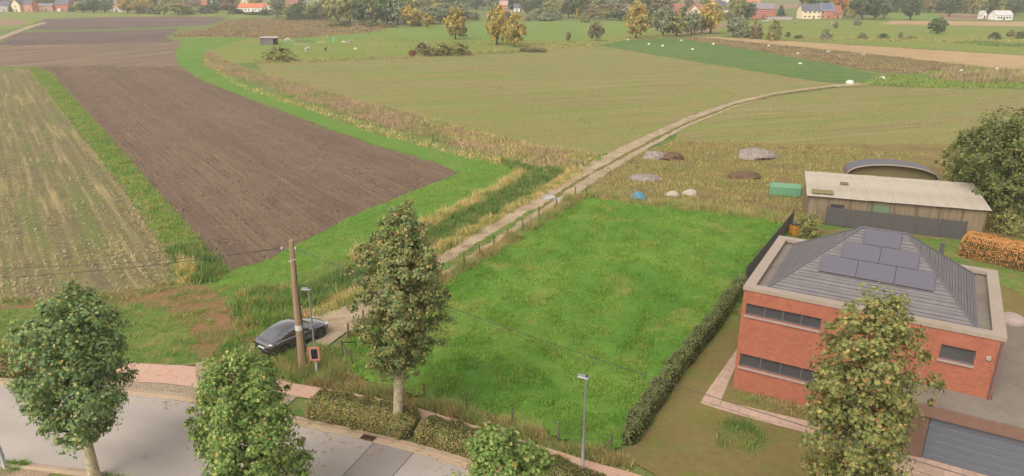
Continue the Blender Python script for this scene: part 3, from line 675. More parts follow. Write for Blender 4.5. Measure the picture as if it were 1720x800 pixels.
# straw bits on the stubble field
P = scatter([(-60, 150), (76, 150), (140, 240), (215, 322), (262, 392), (298, 446), (286, 480), (200, 498), (100, 504), (-60, 512)], 15000, 1.6)
u_ = P @ np.array([.812, .584]); per = .75; snap = np.round(u_ / per) * per
keep = (RNG.random(len(P)) < .68)
P = P + np.where(keep, (snap - u_) + RNG.normal(0, .07, len(P)), 0)[:, None] * np.array([.812, .584])
dens = lumps(P, 21, 14.) ; P = P[RNG.random(len(P)) < np.clip(.5 + .4 * dens, .06, 1)]
N = len(P); a = RNG.uniform(0, 2 * pi, N); L_ = RNG.uniform(.06, .2, N); wd = RNG.uniform(.012, .03, N)
d1 = np.stack([np.cos(a), np.sin(a)], 1); d2 = np.stack([-np.sin(a), np.cos(a)], 1)
V = np.zeros((N, 4, 3)); zc = RNG.uniform(.13, .19, N); tl = RNG.normal(0, .05, N)
V[:, 0, :2] = P - d1 * L_[:, None] - d2 * wd[:, None]; V[:, 1, :2] = P + d1 * L_[:, None] - d2 * wd[:, None]
V[:, 2, :2] = P + d1 * L_[:, None] + d2 * wd[:, None]; V[:, 3, :2] = P - d1 * L_[:, None] + d2 * wd[:, None]
V[:, 0, 2] = V[:, 3, 2] = zc - tl; V[:, 1, 2] = V[:, 2, 2] = zc + tl
tag(link('straw', tri_mesh('straw', V.reshape(-1, 3), np.arange(N * 4).reshape(-1, 4)), None, b_stubble), 'pale straw bits lying in rows on the stubble', kind='stuff')

b_clod = mat_leaf('field_crumbs', [(3, lin(150, 128, 104)), (3, lin(100, 80, 70)), (2, lin(166, 146, 116)), (1, lin(128, 124, 78))], .2, .0)
b_residue = mat_leaf('crop_residue', [(3, lin(174, 156, 112)), (3, lin(128, 138, 72)), (2, lin(118, 104, 76)), (1, lin(190, 172, 130))], .2, .1)
veg('soil_crumbs', SOIL[:7] + SOIL[13:], 16000, .07, .13, 2, .25, b_clod, 'crumbs of soil and straw on the ploughed field', .9, lean=1.5)
veg('crop_residue', OLIVE1, 14000, .1, .16, 2, .4, b_residue, 'straw and sprouting bits on the sown field', .7, lean=1.5)
veg('crop_residue', OLIVE2, 9000, .1, .16, 2, .4, b_residue, 'straw and sprouting bits on the right sown field', .7, lean=1.5)
LN = [(78, 142), (112, 190), (160, 250), (216, 322), (262, 390), (300, 446)]
P = np.vstack([np.array([at(*a).xy.lerp(at(*b).xy, t) for t in np.linspace(0, 1, 160)]) for a, b in zip(LN, LN[1:])]) + np.array([-.9, 0])
P = np.repeat(P, 4, 0); P = P + RNG.normal(0, .16, P.shape)
blades('straw', P, .07, .06, 2, .08, b_stubble, 'line of pale straw along the edge of the stubble field', 2.5, .4, .13)

# ------------------------------------------------------------------ leaves
DIAMOND = np.array([(0, 0, 0), (.33, .45, .05), (0, 1, 0), (-.33, .45, .05)], float); D_T = np.array([(0, 1, 2), (0, 2, 3)])
LOBED = np.array([(0, 0, 0), (.58, .12, .12), (.22, .34, .0), (.46, .78, .1), (0, 1.1, -.1), (-.46, .78, .1), (-.22, .34, .0), (-.58, .12, .12)], float)
L_T = np.array([(0, i, i + 1) for i in range(1, 7)])
def leaf_geo(C, Nn, size, shape='d', sv=.3, rng=RNG):
    """leaves at centres C facing roughly Nn"""
    tpl, T = (DIAMOND, D_T) if shape == 'd' else (LOBED, L_T)
    n = len(C); Nn = Nn + rng.normal(0, .55, (n, 3)); Nn /= np.linalg.norm(Nn, axis=1)[:, None] + 1e-9
    r = rng.normal(0, 1, (n, 3)); r[:, 2] -= .6
    Yv = r - Nn * (r * Nn).sum(1)[:, None]; Yv /= np.linalg.norm(Yv, axis=1)[:, None] + 1e-9
    Xv = np.cross(Yv, Nn); s_ = size * np.clip(1 + sv * rng.normal(0, 1, n), .45, 1.7)
    V = C[:, None] + s_[:, None, None] * (tpl[None, :, 0, None] * Xv[:, None] + (tpl[None, :, 1, None] - .4) * Yv[:, None] + tpl[None, :, 2, None] * Nn[:, None])
    k = len(tpl); TT = (np.arange(n) * k)[:, None, None] + T[None]
    return V.reshape(-1, 3), TT.reshape(-1, 3)

def crown_pts(rng, n, prof, ncl, z0, z1, R, outer=.45, csize=.1, irr=.18, flat=1.0, sprig=1.14):
    """cluster the leaves in an irregular envelope; prof(t) = relative radius at relative height t"""
    ph = rng.uniform(0, 6, 6)
    cz = []; 
    while len(cz) < ncl:
        t = rng.uniform(0, 1)
        if rng.random() < max(.08, prof(t)) ** 1.3: cz.append(t)
    t = np.array(cz); a = rng.uniform(0, 2 * pi, ncl)
    rad = np.array([prof(x) for x in t]) * R * (1 + irr * (np.sin(2 * a + ph[0] + 3 * t) + .7 * np.sin(3 * a + ph[1] - 5 * t) + .5 * np.sin(5 * a + 9 * t + ph[2])))
    rr = rad * rng.uniform(0, 1, ncl) ** outer
    spr = rng.random(ncl) < .16; rr = np.where(spr, rad * rng.uniform(.96, sprig, ncl), rr)
    CC = np.stack([rr * np.cos(a), rr * np.sin(a), z0 + (z1 - z0) * t], 1)
    idx = rng.integers(0, ncl, n); cs = csize * rng.uniform(.5, 1.3, ncl); cs = np.where(spr, cs * .6, cs)
    off = np.clip(rng.normal(0, 1, (n, 3)), -1.9, 1.9); off[:, 2] *= .75 * flat
    Pp = CC[idx] + off * cs[idx][:, None]
    axis = np.array([0, 0, z0 + (z1 - z0) * .4])
    Nn = Pp - axis; Nn[:, 2] = Nn[:, 2] / max(1e-6, (z1 - z0)) * R * 1.2
    Nn /= np.linalg.norm(Nn, axis=1)[:, None] + 1e-9; Nn = Nn * .8 + off * .35 + np.array([0, 0, .55])
    return Pp, Nn, CC

egg = lambda t: (max(0., 1 - ((t - .42) / .58 if t > .42 else (.42 - t) / .5) ** 2)) ** .5 if True else 0
def plane_tree(name, base, top, z0, width, nleaf, mat, label, seed, prof=egg, lean=(0, 0), rtrunk=.17, leaf=.2, ncl=150, cs=.32, irr=.16, group='plane trees along the road'):
    rng = np.random.default_rng(seed); rs = random.Random(seed)
    e = empty(name, (base[0], base[1], 0), 0, label, 'tree', group)
    R = width / 2; Ht = top
    Pp, Nn, CC = crown_pts(rng, nleaf, prof, ncl, z0, Ht, R, .5, cs, irr)
    sh = lambda P: P + np.outer(np.clip((P[:, 2]) / Ht, 0, 1) ** 1.2, [lean[0], lean[1], 0])
    Pp = sh(Pp); CC = sh(CC)
    V, T = leaf_geo(Pp, Nn, leaf, 'l', .3, rng)
    link('crown', tri_mesh('crown', V, T), e, mat)
    mb = MB()
    top_t = Ht * .86
    tp = lambda z: Vector((lean[0] * (z / Ht) ** 1.2 + .04 * sin(z * 1.3 + seed), lean[1] * (z / Ht) ** 1.2 + .04 * cos(z * 1.1 + seed), z))
    zs = [0, .12, .5, 1.2, 2, 2.8, 3.6, 4.6, 5.6, 6.6, 7.6, 8.6, 9.6]
    zs = [z for z in zs if z < top_t] + [top_t]
    mb.tube([tp(z) for z in zs], [rtrunk * (1.35 if z == 0 else 1.12 if z < .2 else 1 - .3 * z / Ht if z < z0 + .5 else max(.1, (1 - z / Ht)) * .85) for z in zs], 12)
    mb.build('trunk', m_bark, e, True)
    lb = MB()
    order = list(range(len(CC))); rs.shuffle(order)
    for i in order[:26]:
        c = Vector(CC[i]); zb = max(z0 * .95, c.z - (Vector((c.x, c.y)).length * rs.uniform(.7, 1.3)) - .2); zb = min(zb, top_t * .95)
        p0 = tp(zb); mid = p0.lerp(c, .5) + Vector((0, 0, -.12))
        r0 = max(.02, rtrunk * .38 * (1 - zb / Ht)); lb.tube([p0, mid, c], [r0, r0 * .6, .012], 5, False)
    lb.build('limbs', m_bark_dark, e, True)
    return e

T1p = lambda t: max(0., 1 - (abs(t - .40) / (.62 if t > .40 else .46)) ** 2.2) ** .6
T3p = lambda t: max(0., (1 - ((t - .42) / .60) ** 2 if t > .42 else 1 - ((.42 - t) / .62) ** 2)) ** .75
plane_tree('plane_tree', (-18.75, 26.6), 9.4, 2.8, 4.25, 25000, l_plane, 'round headed dark green street tree at the left edge by the paving', 1, T1p, (.55, 0), .25, .108, 320, .24)
plane_tree('plane_tree', (-10.45, 23.9), 8.0, 1.6, 3.8, 25000, l_plane_bright, 'fresh green street tree second from left, hiding the car tail', 2, T1p, (.0, 0), .18, .102, 320, .22)
plane_tree('plane_tree', (-5.7, 30.75), 11.9, 3.3, 3.5, 26000, l_autumn, 'tall slender turning tree with pale trunk rising out of the hedge', 3, T3p, (.85, 0), .245, .11, 360, .2, .22)
plane_tree('plane_tree', (-.3, 19.4), 7.6, 2.0, 3.3, 18000, l_plane_bright, 'green tree top poking in at the bottom centre', 4, T1p, (0, 0), .15, .1, 220, .2)
plane_tree('plane_tree', (12.65, 22.3), 11.3, 2.4, 3.9, 22000, l_olive, 'yellowing street tree in front of the brick house', 5, T3p, (0, 0), .2, .11, 360, .22, .2)

pts = []
for p_ in FARS:
    if -26 < p_.x < 3: pts += [(p_.x + random.gauss(0, .7), p_.y - abs(random.gauss(0, .35)) - .05) for _ in range(3)] + [(p_.x + random.gauss(0, .7), p_.y - random.uniform(0, 6)) for _ in range(1)]
for p_ in PS:
    if -26 < p_.x < 7: pts += [(p_.x + random.gauss(0, .6), p_.y - random.uniform(0, 1.2)) for _ in range(2)]
pts = np.array(pts); C3 = np.column_stack([pts, np.full(len(pts), .095)])
V, T = leaf_geo(C3, np.tile([0, 0, 4.], (len(C3), 1)), .08, 'l')
V[:, 2] = np.maximum(V[:, 2], .085)
tag(link('fallen_leaves', tri_mesh('fallen_leaves', V, T), None, mat_leaf('fallen_leaf', [(3, leafc(170, 130, 76)), (3, leafc(140, 104, 68)), (2, leafc(190, 160, 90))], .2, .1)), 'fallen autumn leaves on road and path', kind='stuff')

# ------------------------------------------------------------------ hedges
def hedge(name, path, width, h, mat, nleaf, leaf, label, cat='hedge', group=None, bump=.1, hfun=None, seed=1, wfun=None):
    """path = ground centre line; clipped-looking body with leaves over it"""
    rng = np.random.default_rng(seed)
    path = [Vector(p) for p in path]; segs = [(path[i], path[i + 1]) for i in range(len(path) - 1)]
    tot = sum((b - a).length for a, b in segs)
    prof = [(-.5, 0), (-.52, .35), (-.5, .75), (-.42, .95), (-.2, 1), (.05, 1.02), (.25, 1), (.43, .94), (.51, .72), (.52, .35), (.5, 0)]
    def pos(s, q):
        k = s
        for a, b in segs:
            L = (b - a).length
            if k <= L or (a, b) == segs[-1]: break
            k -= L
        t = (b - a).normalized(); nr = Vector((-t.y, t.x)); p = a + t * k
        hh = h * (hfun(s / tot) if hfun else 1); ww = width
        e_ = min(1, .55 + min(s, tot - s) / .6)                       # rounded ends
        return (p.x + nr.x * q[0] * ww * e_, p.y + nr.y * q[0] * ww * e_, q[1] * hh * min(1, .75 + min(s, tot - s) / 1.2))
    n = max(3, int(tot / .25)); V = []; m = len(prof)
    for i in range(n + 1): V += [pos(tot * i / n, q) for q in prof]
    V = np.array(V); ph = lumps(V[:, :2] + V[:, 2:] * .7, seed, 1.3)
    c = V.reshape(n + 1, m, 3).mean(1, keepdims=True); dirv = (V.reshape(n + 1, m, 3) - c).reshape(-1, 3); dirv /= np.linalg.norm(dirv, axis=1)[:, None] + 1e-9
    V2 = V + dirv * (ph * bump)[:, None]; V2[:, 2] = np.maximum(V2[:, 2], 0)
    F = [(i * m + j, i * m + j + 1, (i + 1) * m + j + 1, (i + 1) * m + j) for i in range(n) for j in range(m - 1)]
    F = np.array(F); ends = []
    q0 = rng.integers(0, len(F), nleaf); uu = rng.random((nleaf, 2))
    Pq = V2[F[q0]]; Pp = (Pq[:, 0] * ((1 - uu[:, 0]) * (1 - uu[:, 1]))[:, None] + Pq[:, 1] * ((1 - uu[:, 0]) * uu[:, 1])[:, None] + Pq[:, 2] * (uu[:, 0] * uu[:, 1])[:, None] + Pq[:, 3] * (uu[:, 0] * (1 - uu[:, 1]))[:, None])
    Nn = dirv[F[q0]].mean(1); Pp = Pp + Nn * rng.normal(.015, .045, (nleaf, 1))
    # end caps get leaves too
    for s_ in (0, n):
        cc = c[s_, 0]; k = nleaf // 60
        w0 = rng.random((k, 1)); pick = V2[s_ * m + rng.integers(0, m, k)]
        Pp = np.vstack([Pp, cc + (pick - cc) * np.sqrt(w0)]); Nn = np.vstack([Nn, np.tile((c[s_, 0] - c[n - s_, 0]) / (np.linalg.norm(c[0, 0] - c[n, 0]) + 1e-9), (k, 1))])
    LV, LT = leaf_geo(Pp, Nn + np.array([0, 0, .3]), leaf, 'd', .35, rng)
    T0 = np.vstack([F[:, [0, 1, 2]], F[:, [0, 2, 3]], [[s_ * m, s_ * m + j, s_ * m + j + 1] for s_ in (0, n) for j in range(1, m - 1)]])
    me = tri_mesh(name, np.vstack([V2, LV]), np.vstack([T0, LT + len(V2)]), np.concatenate([np.ones(len(T0), int), np.zeros(len(LT), int)]))
    o = link(name, me, None, [mat, m_hedge_in]); return tag(o, label, cat, group)
m_hedge_in = mat_plain('hedge_twigs', lin(74, 72, 46), .95, 0, .1, .3, 8)
HC = offs(1.53)
ihs = sidx(-10.9); ihm = sidx(-6.2)
hx = lambda i0, i1: [tuple(p) for p in HC[i0:i1]]
cut = [p for p in HC if -10.5 < p.x < -4.35]
def upto(x0, x1):
    out = [tuple(p) for p in spline([tuple(q) for q in HC], 6) if x0 <= p.x <= x1]; return out
hedge('street_hedge', upto(-10.6, -4.75), 1.85, .9, l_hedge, 32000, .07, 'low brownish hedge with the pale tree trunk growing through it', group=None, seed=3)
hedge('street_hedge', upto(-4.6, 14), 1.7, .76, l_hedge, 54000, .07, 'low hedge with yellow tips running to the bottom edge past the right lamp post', seed=5, hfun=lambda t: 1.05 - .45 * min(1, t * 2.2))
hedge('street_hedge', upto(-60, -27.2), 1.9, .8, l_hedge, 16000, .1, 'short stretch of roadside hedge at the far left edge', seed=7)
# hedge and fence of the neighbour plot
hedge('boundary_hedge', [(5.55, 29.2), (8.6, 34.6), (12.6, 41.0), (16.9, 48.2)], .72, 1.2, l_hedge_green, 26000, .085, 'dark green hedge between meadow and brick house', seed=9, bump=.07)
hedge('orange_hedge', [tuple(at(1612, 428).xy), tuple(at(1735, 458).xy), tuple(at(1800, 474).xy)], 1.5, 2.0, l_orange, 26000, .08, 'clipped orange autumn hedge behind the house', seed=10, bump=.08)

# ------------------------------------------------------------------ the brick house (local frame: x along the front, y towards the back)
hs_ = empty('brick_house', (12.13, 34.3, 0), math.atan2(-.506, .8625), 'orange red brick villa with grey hipped roof, solar panels and a flat garage', 'house')
W_, D_, HT = 11.45, 9.2, 6.0
def grid_wall(mb, x0, x1, z0, z1, y0, y1, ops, axis='x'):
    xs = sorted({x0, x1, *[v for o in ops for v in o[:2]]}); zs = sorted({z0, z1, *[v for o in ops for v in o[2:]]})
    for i in range(len(xs) - 1):
        for j in range(len(zs) - 1):
            cx, cz = (xs[i] + xs[i + 1]) / 2, (zs[j] + zs[j + 1]) / 2
            if any(o[0] < cx < o[1] and o[2] < cz < o[3] for o in ops): continue
            c = (cx, (y0 + y1) / 2, cz); d = (xs[i + 1] - xs[i], y1 - y0, zs[j + 1] - zs[j])
            if axis == 'y': c = (c[1], c[0], c[2]); d = (d[1], d[0], d[2])
            mb.box(c, d)
OPS = [(.2, 4.4, 1.53, 2.31), (.2, 3.9, 4.6, 5.26), (9.1, 10.5, 4.5, 5.25), (5.6, 6.7, .05, 2.2)]
mb = MB(); grid_wall(mb, 0, W_, 0, HT, 0, .3, OPS); mb.box((W_ / 2, D_ - .15, HT / 2), (W_, .3, HT))
mb.box((.15, D_ / 2, HT / 2), (.3, D_ - .6, HT)); mb.box((W_ - .15, D_ / 2, HT / 2), (.3, D_ - .6, HT))
mb.build('wall', m_brick, hs_)
def window(x0, x1, z0, z1, nbar, parent, y=0.0, dep=.12):
    f = MB(); t = .07
    f.box(((x0 + x1) / 2, y + dep + .03, z0 + t / 2), (x1 - x0, .07, t)); f.box(((x0 + x1) / 2, y + dep + .03, z1 - t / 2), (x1 - x0, .07, t))
    for i in range(nbar + 2):
        x = x0 + t / 2 + (x1 - x0 - t) * i / (nbar + 1); f.box((x, y + dep + .03, (z0 + z1) / 2), (t, .07, z1 - z0 - 2 * t))
    wd = f.build('window', m_frame, parent)
    for i in range(nbar + 1):
        a = x0 + t + (x1 - x0 - t) * i / (nbar + 1); b = x0 + (x1 - x0 - t) * (i + 1) / (nbar + 1)
        MB().box(((a + b) / 2, y + dep + .04, (z0 + z1) / 2), (b - a - .004, .012, z1 - z0 - 2 * t - .004)).build('pane', m_glass, wd)
    MB().box(((x0 + x1) / 2, y + .02, z0 - .05), (x1 - x0 + .1, .2, .09)).build('sill', m_sill, wd)
    return wd
window(.2, 4.4, 1.53, 2.31, 3, hs_); window(.2, 3.9, 4.6, 5.26, 3, hs_); window(9.1, 10.5, 4.5, 5.25, 0, hs_)
MB().box((6.15, .12, 1.12), (1.08, .06, 2.12)).build('front_door', m_frame, hs_)
mb = MB()
for c, d in (((W_ / 2, .22, HT + .1), (W_ + .1, .54, .2)), ((W_ / 2, D_ - .22, HT + .1), (W_ + .1, .54, .2)), ((.22, D_ / 2, HT + .1), (.54, D_ - .98, .2)), ((W_ - .22, D_ / 2, HT + .1), (.54, D_ - .98, .2))): mb.box(c, d)
mb.build('coping', m_cop, hs_)
MB().box((W_ / 2, D_ / 2, HT - .12), (W_ - .62, D_ - .62, .1)).build('flat_roof', m_flat, hs_)
e0, e1, f0, f1, ez, rz_ = .95, 10.42, .75, 8.45, 6.0, 8.9
rA, rB, rV = 4.75, 6.87, 4.6
mb = MB(); mb.add([(e0, f0, ez), (e1, f0, ez), (e1, f1, ez), (e0, f1, ez), (rA, rV, rz_), (rB, rV, rz_)], [(0, 1, 5, 4), (1, 2, 5), (2, 3, 4, 5), (3, 0, 4), (3, 2, 1, 0)])
mb.box(((e0 + e1) / 2, (f0 + f1) / 2, ez - .05), (e1 - e0 + .1, f1 - f0 + .1, .09))
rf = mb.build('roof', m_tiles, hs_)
mb = MB()
for p_, q_ in (((e0, f0, ez), (rA, rV, rz_)), ((e1, f0, ez), (rB, rV, rz_)), ((e1, f1, ez), (rB, rV, rz_)), ((e0, f1, ez), (rA, rV, rz_)), ((rA, rV, rz_), (rB, rV, rz_))): mb.tube([p_, q_], .07, 6)
mb.build('ridge_cap', m_hip, rf)
# tile courses
mb = MB()
sl = (rz_ - ez) / (rV - f0); nC = 24
for i in range(1, nC):
    t = i / nC
    y = f0 + (rV - f0) * t; z = ez + (rz_ - ez) * t; xa = e0 + (rA - e0) * t; xb = e1 + (rB - e1) * t
    mb.box(((xa + xb) / 2, y - .05, z + .0), (xb - xa - .05, .06, .008), rx=atan(sl))
    mb.box(((xa + xb) / 2, f0 + f1 - y + .05, z), (xb - xa - .05, .06, .008), rx=-atan(sl))
    y0, y1 = y, f1 + (rV - f1) * t; mb.box((xb + .04, (y0 + y1) / 2, z), (.10, max(.1, y1 - y0 - .05), .008), ry=atan((rz_ - ez) / (e1 - rB)))
    mb.box((xa - .04, (y0 + y1) / 2, z), (.10, max(.1, y1 - y0 - .05), .008), ry=-atan((rz_ - ez) / (rA - e0)))
mb.build('tile_course', m_tiles, rf)
for (v0, v1, xs) in ((2.0, 2.84, [(3.22, 4.945), (4.96, 6.685), (6.7, 8.43)]), (2.855, 3.68, [(4.1, 5.845), (5.86, 7.6)]), (3.695, 4.5, [(4.95, 6.66)])):
    for xa, xb in xs:
        mv = (v0 + v1) / 2; L = (v1 - v0) * math.sqrt(1 + sl * sl)
        o = MB().box((0, 0, 0), (xb - xa, L, .05), b=.012).build('solar_panel', m_panel, hs_)
        o.location = ((xa + xb) / 2, mv - .12 * sin(atan(sl)), ez + (mv - f0) * sl + .12 * cos(atan(sl))); o.rotation_euler = (atan(sl), 0, 0)
MB().tube([(8.6, 6.6, 6.9), (8.6, 6.6, 8.1)], .1, 10).build('vent_pipe', m_hip, hs_)
MB().box((11.0, -.05, 5.05), (.22, .1, .22), b=.03).build('wall_lamp', m_sill, hs_)
MB().tube([(11.36, -.07, 3.0), (11.36, -.07, 5.95)], .04, 8).build('downpipe', m_frame, hs_)
# garage
mb = MB(); grid_wall(mb, 7.6, 17, 0, 2.4, -1.8, -1.55, [(9.2, 14.6, 0, 2.3)]); mb.box((7.72, -.78, 1.2), (.24, 1.54, 2.4)); mb.box((16.88, 4.6, 1.2), (.24, 12.3, 2.4)); mb.box((14.3, 10.88, 1.2), (4.9, .24, 2.4))
ga = mb.build('garage', m_brick_brown, hs_)
LP = lambda o_: [(7.45 + o_, -1.95 + o_), (17.1 - o_, -1.95 + o_), (17.1 - o_, 11.05 - o_), (11.47 + o_, 11.05 - o_), (11.47 + o_, -.02), (7.45 + o_, -.02)]
MB().prism(LP(0), 2.41, 2.98).build('fascia', m_fascia, ga)
MB().prism(LP(.06), 2.98, 3.02).build('garage_roof', m_flat, ga)
for k in range(6):
    z = .02 + k * .38; MB().box((11.9, -1.66, z + .19), (5.36, .06, .37), b=.012).build('door_panel', m_garage, ga)
MB().lathe((12.75, 10.2, 3.02), [(.72, 0), (.72, .15), (.62, .3), (.35, .42), (.02, .46)], 16).build('rooflight', m_sill, ga, True)
# dark close fence between house and meadow
def panel_fence(name, a, b, h, mat, label, n, cat='fence', slats=7):
    a, b = Vector(a), Vector(b); L = (b - a).length; e = empty(name, (a.x, a.y, 0), math.atan2((b - a).y, (b - a).x), label, cat)
    s = L / n; pm = None
    for i in range(n + 1): MB().box((i * s, 0, h / 2 + .03), (.09, .09, h + .06)).build('post', mat, e) if pm is None else None
    sm = MB().box((0, 0, 0), (s - .11, .03, h / slats - .015)).mesh('slat')
    sm.materials.append(mat)
    for i in range(n):
        for k in range(slats):
            o = bpy.data.objects.new('slat', sm); COL.objects.link(o); o.parent = e; o.location = ((i + .5) * s, 0, .06 + (k + .5) * (h - .06) / slats)
    return e
panel_fence('panel_fence', (17.1, 48.4), (25.7, 62.2), 1.6, m_darkpanel, 'dark slatted fence running back beside the brick house', 8)
panel_fence('panel_fence', at(1385, 378).xy, at(1618, 405).xy, 1.75, m_darkpanel, 'dark slatted fence in front of the long pale shed', 6)
# shed
sa, sb, sc_, sd_ = at(1355, 328, 2.4), at(1665, 354, 2.4), at(1640, 308, 3.05), at(1361, 290, 3.05)
ang = math.atan2((sb - sa).y, (sb - sa).x); SL = (sb - sa).xy.length; SD = ((sd_ - sa).xy.length + (sc_ - sb).xy.length) / 2
she = empty('long_shed', (sa.x, sa.y, 0), ang, 'long wooden shed under a pale sheet roof behind the dark fence', 'shed')
mb = MB(); grid_wall(mb, .15, SL - .15, 0, 2.3, .2, .3, [(5.4, 7.2, 0, 2.0), (11.5, 12.6, 0, 2.0), (2.2, 3.4, .9, 1.7)]); mb.box((SL / 2, SD - .3, 1.45), (SL - .3, .1, 2.9))
mb.box((.2, SD / 2, 1.2), (.1, SD - .6, 2.4)); mb.box((SL - .2, SD / 2, 1.2), (.1, SD - .6, 2.4)); mb.build('wall', m_shedwall, she)
mdoor = mat_plain('sage_door', lin(120, 140, 112), .7)
MB().box((6.3, .24, 1.0), (1.76, .05, 1.98)).build('door', mdoor, she)
MB().box((12.05, .24, 1.0), (1.06, .05, 1.98)).build('door', m_shedwall, she)
MB().box((2.8, .25, 1.3), (1.18, .03, .78)).build('window', m_glass, she)
for k in range(9): MB().box((.2 + k * (SL - .4) / 8, .14, 1.14), (.1, .1, 2.28)).build('post', m_post, she)
nS = 14; sw = SL / nS; tilt = atan(.65 / SD)
cm = MB()
nc = 12
for i in range(nc + 1):
    x = -sw / 2 + (sw + .04) * i / nc; z = .018 * cos(2 * pi * i / 2)
    cm.v += [(x, -SD / 2 - .15, z), (x, SD / 2 + .15, z)]
cm.f = [(2 * i, 2 * i + 2, 2 * i + 3, 2 * i + 1) for i in range(nc)]
smesh = cm.mesh('roof_sheet'); smesh.materials.append(m_shedroof)
for k in range(nS):
    o = bpy.data.objects.new('roof_sheet', smesh); COL.objects.link(o); o.parent = she
    o.location = ((k + .5) * sw, SD / 2, 2.73 + .012 * (k % 2) + random.uniform(-.01, .01)); o.rotation_euler = (tilt, 0, 0)
MB().box((1.4, .9, 2.62), (1.9, 1.0, .06), rx=tilt).build('roof_patch', mat_plain('mossy_felt', lin(134, 126, 84), .9), she)
MB().box((3.5, SD * .55, 2.86), (.7, .6, .1), rx=tilt).build('roof_vent', m_fascia, she)
# round topped tunnel behind
tc = at(1498, 300); tu = empty('polytunnel', (tc.x, tc.y, 0), ang + .03, 'dark round topped tunnel showing behind the long shed', 'tunnel')
prof = [(4.8 * cos(t), 1.55 * sin(t) ** .8) for t in [pi * i / 20 for i in range(21)]]
mb = MB(); n = len(prof); mb.v = [(x, 0, z) for x, z in prof] + [(x, 3.2, z) for x, z in prof] + [(x * .985, 0, z * .97) for x, z in prof] + [(x * .985, 3.2, z * .97) for x, z in prof]
mb.f = [(i, i + 1, n + i + 1, n + i) for i in range(n - 1)] + [(2 * n + i, 3 * n + i, 3 * n + i + 1, 2 * n + i + 1) for i in range(n - 1)]
mb.build('cover', mat_plain('dark_tunnel_sheet', lin(100, 96, 106), .6), tu, True)
mb = MB(); mb.tube([(x * 1.0, -.06, z) for x, z in prof], .09, 6); mb.build('hoop', m_cop, tu)
mb = MB(); mb.v = [(x * .97, .5, z * .95) for x, z in prof]; mb.f = [tuple(range(n))]; mb.build('end_sheet', mat_plain('olive_net', lin(128, 118, 84), .9), tu)

# ------------------------------------------------------------------ odds and ends in the yard
p = at(1318, 329); e = empty('water_tank', p, ang, 'green rectangular water tank left of the long shed', 'tank')
gmat = mat_plain('green_tank', lin(110, 160, 126), .55)
MB().box((0, 0, .62), (3.2, 1.3, 1.1), b=.1).build('tank', gmat, e); MB().box((0, 0, 1.2), (2.9, 1.1, .08), b=.03).build('lid', gmat, e)
for x in (-1.2, 1.2): MB().box((x, 0, .05), (.2, 1.1, .1)).build('foot', m_post, e)
def blob(name, p, r, h, mat, seed, label, cat, group=None, sub=3, rough=.3):
    bm = bmesh.new(); bmesh.ops.create_icosphere(bm, subdivisions=sub, radius=1); rs = np.random.default_rng(seed)
    for v in bm.verts:
        c = np.array([v.co]); k = 1 + rough * .35 * float(lumps(c[:, :2] + c[:, 2:] * 1.7, seed, 1.6)[0])
        v.co = Vector((v.co.x * r * k, v.co.y * r * .8 * k, max(-.15, v.co.z) * h * k + .1 * h))
    me = bpy.data.meshes.new(name); bm.to_mesh(me); bm.free()
    o = link(name, me, None, mat); o.location = p; return tag(o, label, cat, group)
m_bluetarp = mat_plain('blue_tarp', lin(84, 142, 164), .5, bump=.05); m_sack = mat_plain('pale_sack', lin(196, 180, 168), .8, bump=.05); m_bag = mat_plain('white_bag', lin(226, 222, 212), .7, 0, .2, .1, 2, .05); m_rubble = mat_ground('grey_rubble', lin(164, 150, 146), lin(140, 126, 122), 1.2, lin(180, 170, 162), 3, (.5, .65), 6, .3, .08)
m_soilheap = mat_ground('brown_heap', lin(124, 100, 78), lin(108, 90, 70), 1, None, 1, (0, 1), 5, .3, .1)
blob('tarp_heap', at(1072, 336), .85, .8, m_bluetarp, 3, 'small blue tarpaulin heap at the edge of the weedy yard', 'tarp')
blob('white_sack', at(1130, 329), .7, .45, m_sack, 4, 'left of two pale sacks lying in the weedy yard', 'sack', 'pale sacks in the yard')
blob('white_sack', at(1158, 327), .8, .5, m_sack, 5, 'right of two pale sacks lying in the weedy yard', 'sack', 'pale sacks in the yard')
blob('rubble_heap', at(1082, 300), 1.9, .35, m_rubble, 6, 'flat grey rubble heap nearest the blue tarpaulin', 'rubble heap', 'rubble heaps in the yard')
blob('rubble_heap', at(1102, 266), 1.7, .9, m_rubble, 7, 'grey rubble heap beside the track bend', 'rubble heap', 'rubble heaps in the yard')
blob('soil_heap', at(1128, 268), 1.5, .9, m_soilheap, 8, 'brown soil heap next to the grey rubble', 'soil heap')
blob('rubble_heap', at(1268, 264), 2.6, 1.0, m_rubble, 9, 'large grey rubble heap at the back of the yard', 'rubble heap', 'rubble heaps in the yard')
blob('soil_heap', at(1250, 298), 1.9, .6, m_soilheap, 10, 'reddish brown soil heap in the middle of the yard', 'soil heap')
e = empty('orange_bin', at(1333, 394), .3, 'small orange yellow bin at the back corner of the meadow', 'bin')
om = mat_plain('yellow_bin', lin(214, 150, 60), .5); MB().box((0, 0, .5), (.7, .7, .95), b=.06).build('bin_body', om, e); MB().box((0, 0, 1.02), (.76, .76, .1), b=.04).build('lid', m_black, e)

